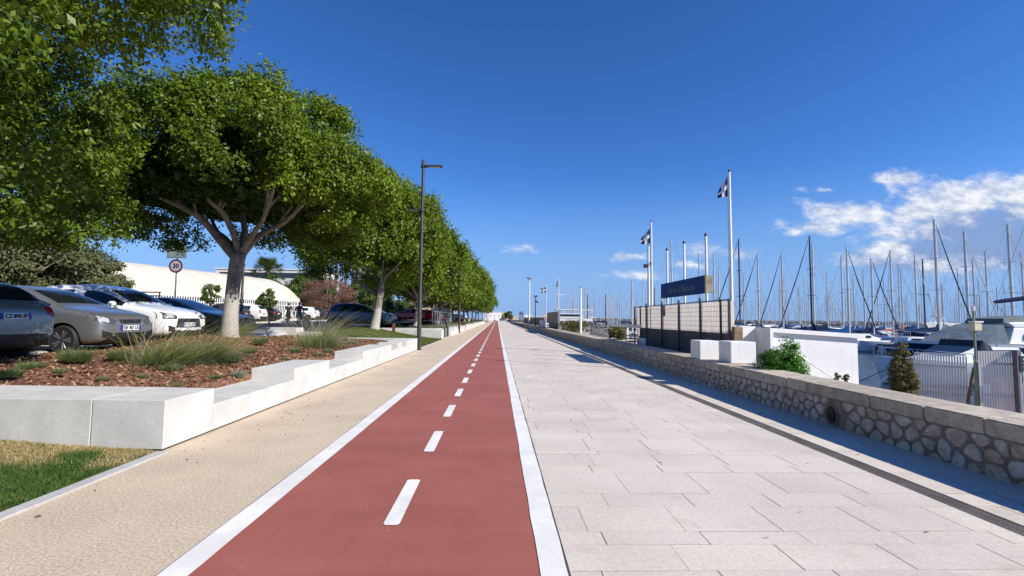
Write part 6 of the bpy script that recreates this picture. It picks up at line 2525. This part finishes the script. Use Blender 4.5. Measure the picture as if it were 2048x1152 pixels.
# near ranks: mast-top pixels read off the photograph give real heights at their rank's distance
E_, W_ = 0.0, math.pi
NEAR = [
    (1342.5, 478, 62, W_, NAVY, None, GEL, 'yacht with pale mast seen just left of the name board'),
    (1398, 509, 66, E_, NAVY, None, GEL, 'yacht whose mast rises behind the middle of the name board'),
    (1427, 510, 64, W_, NAVY, None, GEL, 'yacht whose mast stands right of the name board end'),
    (1437, 536, 70, W_, BLUEC, None, GEL, 'yacht with shorter mast between name board and tall flag pole'),
    (1477, 479, 60, W_, BLUEC, NAVY, GEL, 'yacht with dark mast immediately right of the tall flag pole'),
    (1515, 506, 62, W_, NAVY, NAVY, GEL, 'yacht with thin mast and navy furled jib left of the white building centre'),
    (1563, 507, 60, W_, NAVY, NAVY, NAVYG, 'navy hulled yacht with light mast above the white building'),
    (1618.6, 473, 58, W_, NAVY, NAVY, GEL, 'tall dark masted yacht with long navy furled jib leaning left'),
    (1624, 490, 61, E_, BLUEC, WSAIL, GEL, 'yacht with pale furled jib crossing in front of two masts'),
    (1682, 512, 64, W_, BLUEC, None, GEL, 'yacht with bare forestay just left of the white building corner'),
    (1693, 496, 56, E_, BLUEC, NAVY, GEL, 'yacht with blue boom cover and heavy mast above the building corner'),
    (1742, 519, 57, E_, NAVY, NAVY, GEL, 'yacht with light mast and spreaders over the open water'),
    (1780, 502, 59, W_, NAVY, NAVY, GEL, 'yacht with long navy boom cover over the open water'),
    (1801.6, 542, 74, E_, REDC, None, GEL, 'yacht with red sail cover farther back over the water'),
    (1829, 512, 63, E_, BLUEC, WSAIL, GEL, 'yacht with white furled jib running down to the right'),
    (1844.6, 519, 68, W_, NAVY, None, GEL, 'dark masted yacht behind the white jib'),
    (1868, 440, 54, E_, NAVY, NAVY, GEL, 'tallest yacht with thick mast and long navy furled jib to the right'),
    (1928, 464, 56, E_, YELC, WSAIL, GEL, 'tall yacht with thick mast above the cream meter box'),
    (1945, 520, 66, W_, NAVY, None, NAVYG, 'yacht with thin mast just right of the meter box'),
    (1970, 503, 60, W_, NAVY, None, GEL, 'yacht with plain thick mast behind the grey canvas boat'),
    (2015, 450, 53, E_, NAVY, WSAIL, GEL, 'tall yacht with white spreaders near the right frame edge'),
    (2042, 509, 60, E_, NAVY, None, GEL, 'yacht at the far right edge of the marina'),
    (1726, 540, 76, W_, NAVY, None, GEL, 'smaller yacht farther back above the building corner'),
    (1706, 549, 80, W_, BLUEC, None, GEL, 'thin masted yacht in the second rank over the building'),
    (1653, 550, 84, E_, NAVY, None, GEL, 'thin masted yacht in the second rank over the white roof'),
    (1598, 574, 92, W_, NAVY, None, GEL, 'short masted yacht in the third rank over the white roof'),
    (1567, 552, 82, E_, NAVY, WSAIL, GEL, 'second rank yacht just right of the navy hull'),
    (1486.7, 546, 82, W_, BLUEC, None, GEL, 'second rank yacht right of the tall flag pole'),
    (1914.6, 539, 78, E_, NAVY, None, GEL, 'second rank yacht left of the meter box'),
    (1884, 570, 88, W_, BLUEC, None, GEL, 'third rank yacht right of the tallest mast'),
    (2022, 528, 76, W_, NAVY, None, GEL, 'second rank yacht beside the white spreader mast'),
    (1796, 530, 80, W_, NAVY, None, GEL, 'second rank yacht over the open water'),
    (1767, 560, 90, E_, BLUEC, None, GEL, 'third rank yacht over the open water'),
    (1264, 564, 68, E_, NAVY, None, GEL, 'yacht with pale mast left of the screen fence'),
    (1309, 578, 88, W_, NAVY, None, NAVYG, 'yacht with dark mast behind the far flag pole'),
    (1211, 590, 96, W_, NAVY, None, GEL, 'yacht with dark raked mast above the scrub bushes'),
    (1175, 590, 94, E_, NAVY, None, NAVYG, 'yacht with black mast above the passenger boat'),
    (1190, 581, 104, E_, NAVY, None, GEL, 'yacht with thin pale mast right of the passenger boat'),
    (1240, 585, 108, W_, NAVY, None, GEL, 'yacht with thin pale mast between scrub and screen fence'),
    (1957, 560, 84, E_, NAVY, None, GEL, 'third rank yacht left of the grey canvas boat'),
    (1993, 575, 90, W_, NAVY, None, GEL, 'third rank yacht above the navy awning'),
]
DARKM = M('dark_mast', (.09, .085, .085), .4, .3, var=.1)
rg = np.random.default_rng(77)
for i, (px, py, Y_, hd, cov, jib, hull, lb) in enumerate(NEAR):
    p_ = atY(px, py, Y_)
    H = p_.z - SEA
    L_ = min(15.5, max(8.5, H * .72))
    tall = py < 470
    yacht(lb, p_.x, Y_, p_.z, hd + R(rg.uniform(-4, 4)), L_, hull, cov, jib, DARKM if ('dark' in lb.split(' mast')[0] or 'black mast' in lb) else ALU, (.15 if tall else .11) if Y_ < 70 else .095, GS, 2 if H > 13 else 1, Y_ < 72, mx=L_ * .06)

# far fleet: shared-mesh copies in ranks
FAR = []
for k, (cov, jib, hull, H) in enumerate(((NAVY, None, GEL, 12.5), (BLUEC, None, GEL, 14.5), (NAVY, WSAIL, NAVYG, 11), (GREYC, None, GEL, 13.5))):
    FAR.append(yacht('distant sailing yacht among the far ranks of masts', 60 + 13 * k, 118, SEA + H, [E_, W_][k % 2], 10.5, hull, cov, jib, ALU, .10, 'distant sailing yachts in the far ranks', 1, False, name='distant_yacht'))
cnt = 0
for Y_, pitch in ((128, 5.6), (148, 5.2), (172, 5.2), (205, 5.6), (245, 6.5), (290, 8)):
    x = 14 + Y_ * .03 + rg.uniform(0, 4)
    while x < Y_ * 1.14 and cnt < 190:
        o = copy_tree(FAR[int(rg.integers(0, 4))])
        s = rg.uniform(.78, 1.15)
        o.location = (x, Y_ + rg.uniform(-3, 3), SEA)
        o.scale = (1, 1, s)
        o.rotation_euler.z = rg.choice([0, math.pi]) + rg.uniform(-.1, .1)
        x += pitch * rg.uniform(.6, 1.6) * (1 if x > Y_ * .35 else .8)
        cnt += 1


# ------------------------------------------------------------------ motor boats
def motorboat(label, px, py, Y_, heading, L, fb, hull=GEL, top=None, cat='motor boat', cab_h=1.0, fly=False, name='motor_boat', group='motor boats moored in the marina', cv=(-.47, -.2, .06)):
    p_ = atY(px, py, Y_)
    t = thing(name, label, cat, (p_.x, Y_, SEA), heading, group)
    B = L * .33
    part('hull', hull_mb(L, B, fb, flare=.2, sheer=.5, draft=.4), hull, t, smooth=True)
    part('rub_rail', hull_mb(L * 1.004, B * 1.02, fb * 1.0, sheer=.5, draft=-fb * .92, nst=12), GEL if hull is not GEL else BOOTN, t, smooth=True)
    rings = []
    for f, w, h in ((-.26, .36, .15), (-.20, .37, cab_h), (.02, .34, cab_h * 1.05), (.14, .30, cab_h * .45), (.30, .14, .15)):
        rings.append([(f * L, -w * B, fb - .1), (f * L, -w * B * .82, fb + h), (f * L, w * B * .82, fb + h), (f * L, w * B, fb - .1)])
    c_ = part('cabin', MB().loft(rings, True, True), GEL, t, smooth=True)
    ws = MB().loft([[(.035 * L, -.30 * B, fb + cab_h * .96), (.035 * L, .30 * B, fb + cab_h * .96)], [(.128 * L, -.27 * B, fb + cab_h * .53), (.128 * L, .27 * B, fb + cab_h * .53)]], False, False)
    for v in range(len(ws.v)):
        ws.v[v] = (ws.v[v][0] + .03, ws.v[v][1], ws.v[v][2] + .05)
    part('windscreen', ws, WINB, c_)
    for sg in (-1, 1):
        part('cabin_window', MB().prism([(-.17 * L, fb + cab_h * .5), (.03 * L, fb + cab_h * .5), (.01 * L, fb + cab_h * .85), (-.17 * L, fb + cab_h * .88)], 'y', sg * .335 * B - .02, sg * .335 * B + .02), WINB, c_)
    if top:
        part('canopy', MB().loft([[(cv[0] * L, -.40 * B, fb), (cv[0] * L, -.30 * B, fb + cab_h * 1.1), (cv[0] * L, .30 * B, fb + cab_h * 1.1), (cv[0] * L, .40 * B, fb)], [(cv[1] * L, -.40 * B, fb), (cv[1] * L, -.32 * B, fb + cab_h * 1.45), (cv[1] * L, .32 * B, fb + cab_h * 1.45), (cv[1] * L, .40 * B, fb)], [(cv[2] * L, -.33 * B, fb + cab_h * .4), (cv[2] * L, -.28 * B, fb + cab_h * .6), (cv[2] * L, .28 * B, fb + cab_h * .6), (cv[2] * L, .33 * B, fb + cab_h * .4)]], True, True), top, t, bevel=.05)
    if fly:
        part('flybridge', MB().loft([[(-.22 * L, -.28 * B, fb + cab_h), (-.24 * L, -.30 * B, fb + cab_h * 1.7), (-.24 * L, .30 * B, fb + cab_h * 1.7), (-.22 * L, .28 * B, fb + cab_h)], [(.0, -.26 * B, fb + cab_h), (.05 * L, -.27 * B, fb + cab_h * 1.6), (.05 * L, .27 * B, fb + cab_h * 1.6), (.0, .26 * B, fb + cab_h)]], True, True), GEL, t, bevel=.05)
        part('radar_arch', MB().tube([(-.2 * L, -.28 * B, fb + cab_h * 1.6), (-.25 * L, -.25 * B, fb + cab_h * 2.4), (-.25 * L, .25 * B, fb + cab_h * 2.4), (-.2 * L, .28 * B, fb + cab_h * 1.6)], .07, 6), GEL, t)
    ra = MB()
    zb2 = fb * (1 + .5 * .7 ** 1.5)
    for sg in (-1, 1):
        pts = [(L / 2, sg * .03, zb2 + .55), (.36 * L, sg * B * .30, fb * 1.1 + .62), (.12 * L, sg * B * .46, fb + .55)]
        ra.tube(pts, .016, 4)
        for q_ in pts:
            ra.tube([q_, (q_[0] - .05, q_[1], q_[2] - .62)], .016, 4)
    part('pulpit', ra, CHROME, t)
    return t


# passenger boat far left of the marina
p0, p1 = atY(1112, 640, 62), atY(1196, 640, 62)
t = thing('passenger_boat', 'long white two deck passenger boat with a row of dark windows', 'boat', ((p0.x + p1.x) / 2, 62, SEA))
Lw = p1.x - p0.x
part('hull', hull_mb(Lw + 3, 3.4, 1.75, stern=.95, nst=12), GEL, t, smooth=True)
part('lower_deckhouse', MB().bx(-Lw / 2, Lw * .32, -1.5, 1.5, 1.7, 3.3), GEL, t, bevel=.05)
part('upper_deck', MB().bx(-Lw / 2 - .1, Lw * .1, -1.55, 1.55, 3.3, 3.95), GEL, t, bevel=.04)
part('canopy', MB().bx(-Lw / 2 - .2, Lw * .34, -1.6, 1.6, 4.35, 4.47), GEL, t, bevel=.03)
for i in range(8):
    part('window', MB().bx(-Lw / 2 + .3 + i * .62, -Lw / 2 + .78 + i * .62, -1.53, -1.50, 2.45, 2.95), WINB, t)
for i in range(6):
    part('stanchion', MB().bx(-Lw / 2 + i * Lw * .16 - .03, -Lw / 2 + i * Lw * .16 + .03, -1.55, -1.49, 3.9, 4.36), GEL, t)
part('upper_windows', MB().bx(-Lw / 2 + .2, Lw * .08, -1.57, -1.555, 3.55, 3.85), WINB, t)
part('stripe', MB().bx(-Lw / 2, Lw * .3, -1.56, -1.50, 1.75, 1.95), STEELG, t)

# near boats on the right
motorboat('grey hulled cabin boat behind the picket fence, bow pointing left with chrome pulpit', 1926, 760, 24.5, W_ + R(4), 10.4, 1.12, GELG, M('slate_canvas', (.05, .055, .07), .9, var=.15, spec=.1), cab_h=.85, cv=(-.05, .0, .05))
p_ = atY(1763, 722, 24)
chn = MB()
for dx_, px2, py2 in ((0, 1715, 765), (.5, 1752, 770)):
    e_ = atz(px2, py2, SEA)
    chn.tube([(p_.x + .2 + dx_, 23.6 + dx_ * .3, p_.z - .25), e_], .022, 5)
solo('mooring_line', chn, RIG, 'dark mooring lines from the grey bow down into the water', 'rope', None, base=(p_.x, 23.6, SEA))
# big motor yacht at right with grey cover
p_ = atY(1990, 690, 31)
my = thing('motor_yacht', 'large grey white motor yacht under grey canvas cover at the right edge', 'motor boat', (p_.x + .7, 31, SEA), W_)
part('hull', hull_mb(15, 4.6, 1.75, flare=.22, sheer=.28), GELG, my, smooth=True)
part('navy_stripe', hull_mb(15.05, 4.64, 1.62, sheer=.28, flare=.22, draft=-1.42, nst=14), NAVYG, my, smooth=True)
part('rub_rail', hull_mb(15.06, 4.66, 1.77, sheer=.28, flare=.22, draft=-1.69, nst=14), GEL, my, smooth=True)
rings = []
for x_, w_, h_ in ((5.8, .25, .05), (4.6, 1.1, .35), (3.2, 1.6, .8), (1.9, 1.75, 1.22), (1.62, 1.75, 1.2)):
    rings.append([(x_, -w_, 1.85), (x_, -w_ * .82, 1.95 + h_), (x_, w_ * .82, 1.95 + h_), (x_, w_, 1.85)])
part('bow_cover', MB().loft(rings, True, True), GREYC, my, smooth=True)
part('deckhouse', MB().loft([[(1.6, -1.7, 1.9), (1.0, -1.5, 2.95), (1.0, 1.5, 2.95), (1.6, 1.7, 1.9)], [(-4.5, -1.8, 1.8), (-4.3, -1.6, 3.0), (-4.3, 1.6, 3.0), (-4.5, 1.8, 1.8)]], True, True), GEL, my, bevel=.06)
for sg in (-1, 1):
    part('side_window', MB().prism([(-3.8, 2.2), (.6, 2.2), (.3, 2.7), (-3.6, 2.75)], 'y', sg * 1.74 - .03, sg * 1.74 + .03), WINB, my)
part('flybridge', MB().loft([[(.9, -1.5, 2.98), (1.3, -1.45, 3.3), (1.3, 1.45, 3.3), (.9, 1.5, 2.98)], [(-4.2, -1.6, 3.02), (-4.4, -1.55, 3.55), (-4.4, 1.55, 3.55), (-4.2, 1.6, 3.02)]], True, True), GEL, my, bevel=.06)
part('flybridge_cover', MB().loft([[(1.5, -1.3, 3.27), (1.35, -1.2, 3.58), (1.35, 1.2, 3.58), (1.5, 1.3, 3.27)], [(-.6, -1.3, 3.3), (-.7, -1.2, 3.8), (-.7, 1.2, 3.8), (-.6, 1.3, 3.3)]], True, True), M('grey_green_canvas', (.12, .16, .15), .85, var=.1), my, bevel=.06)
ra = MB()
for sg in (-1, 1):
    pts = [(7.6, sg * .05, 2.75), (5.4, sg * 1.35, 2.6), (2.6, sg * 2.1, 2.5)]
    ra.tube(pts, .018, 5)
    for q_ in pts:
        ra.tube([q_, (q_[0], q_[1], q_[2] - .65)], .018, 5)
part('pulpit', ra, CHROME, my)
# navy boom awning at the right edge belongs to a yacht whose mast is out of frame
pa_, pb_ = atY(1988, 604, 36), atY(2120, 590, 36)
yb_ = thing('sailing_yacht', 'yacht with navy boom cover reaching in from the right frame edge', 'sailing boat', (pb_.x - .7, 36, SEA), 0, GS)
part('hull', hull_mb(13, 4, 1.3), GEL, yb_, smooth=True)
part('cabin', MB().bx(-3, 3, -1.1, 1.1, 1.2, 1.85), GEL, yb_, bevel=.2)
part('mast', MB().lathe([(.12, 1), (.12, 17)], (.7, 0, 0), 8), ALU, yb_, True)
bo_ = part('boom', MB().tube([(pa_.x - pb_.x + .7, 0, pa_.z - SEA - .05), (.7, 0, pb_.z - SEA - .05)], .06, 7), ALU, yb_)
part('sail_cover', MB().tube([(pa_.x - pb_.x + .7, 0, pa_.z - SEA), (pa_.x - pb_.x + 1.2, 0, pa_.z - SEA + .06), (.6, 0, pb_.z - SEA + .1)], [.10, .16, .2], 8), NAVY, bo_, True)
part('rigging', MB().tube([(.7, 0, 17), (-6.3, 0, 1.4)], .014, 4).tube([(.7, 0, 17), (6.3, 0, 1.5)], .014, 4).tube([(pa_.x - pb_.x + .8, 0, pa_.z - SEA - .1), (pa_.x - pb_.x + .3, .9, 1.6)], .012, 4).tube([(pa_.x - pb_.x + .8, 0, pa_.z - SEA - .1), (pa_.x - pb_.x + 2.6, -.9, 1.6)], .02, 4), RIG, yb_)

MB_ = [(1868, 700, 41, W_ + .5, 6.5, .75, GEL, None, 'small open white boat tied up beside the grey canvas yacht', .5), (1722, 690, 52, E_ + .06, 10.5, 1.15, GELG, None, 'light grey motor boat at the corner of the white building', .75),
       (1790, 690, 51, W_ + .05, 11.5, 1.0, GELG, None, 'low grey green cruiser with dark windows on the water', .6), (1835, 688, 49, E_, 8, .9, GEL, None, 'white motor boat near the meter pole', .8),
       (1495, 640, 58, .1, 9, 1.1, GEL, M('white_canvas', (.76, .76, .75), .8, var=.05), 'white covered motor boat behind the white side wall', 1.), (1560, 642, 72, W_, 9, 1.1, GEL, None, 'white motor cruiser above the white roof', 1.2),
       (1655, 643, 66, E_, 9, 1.1, GEL, None, 'white cabin cruiser behind the roof edge', 1.1), (1845, 660, 70, W_, 10, 1.2, GEL, None, 'white flybridge cruiser in the middle of the marina', 1.3),
       (1905, 655, 76, E_, 10, 1.2, GEL, GREYC, 'white flybridge cruiser left of the ochre boom cover', 1.3), (1250, 660, 74, W_, 9, 1., GEL, None, 'white motor boat left of the screen fence', 1.), (1215, 655, 80, E_, 8, 1., GEL, None, 'white cruiser above the dark mesh panel', 1.1),
       (1910, 676, 58, W_, 8, .9, GEL, REDC, 'white boat with red cover in the marina', .8), (1760, 668, 63, E_, 9, 1., GEL, BLUEC, 'white boat with blue canopy in the marina', .9), (1595, 648, 62, W_, 8, .9, NAVYG, NAVY, 'navy boat with dark cover behind the white roof', .8)]
for px, py, Y_, hd, L_, fb, hull, top, lb, ch in MB_:
    motorboat(lb, px, py, Y_, hd, L_, fb, hull, top, cab_h=ch, fly='flybridge' in lb)
# floating pontoon and breakwater
PONT = M('pontoon', (.36, .31, .26), .9, var=.2, scale=1)
for lb, x0, x1, y0, y1 in (('long floating pontoon behind the near yachts', 14, 105, 68.2, 70.4), ('floating pontoon in the far ranks', 14, 150, 110, 112.4), ('farthest floating pontoon beyond all the yachts', 16, 200, 160, 162.5)):
    solo('pontoon', MB().bx(x0, x1, y0, y1, SEA - .4, SEA + .6), PONT, lb, 'pontoon', None, base=(x0, y0, SEA))
rg = np.random.default_rng(9)
bw = MB()
NX = 160
rings = []
for i in range(NX + 1):
    x = 26 + i * 4.2
    j = rg.uniform(-.5, .5, 8)
    rings.append([(x, 352 + j[0] - x * .1, SEA - 1), (x, 356 + j[1] - x * .1, SEA + 1.6 + j[2]), (x, 360 - x * .1, SEA + 3.9 + j[3] * .9), (x, 364 - x * .1, SEA + 4.3 + j[4] * .9), (x, 372 + j[5] - x * .1, SEA - 1)])
bw.loft(rings, False, False)
solo('breakwater', bw, M('breakwater_rock', (.085, .08, .08), .95, var=.5, scale=.35, bmp=.8, bscale=.8), 'long dark rock breakwater along the sea horizon', 'breakwater', None, base=(30, 355, SEA))
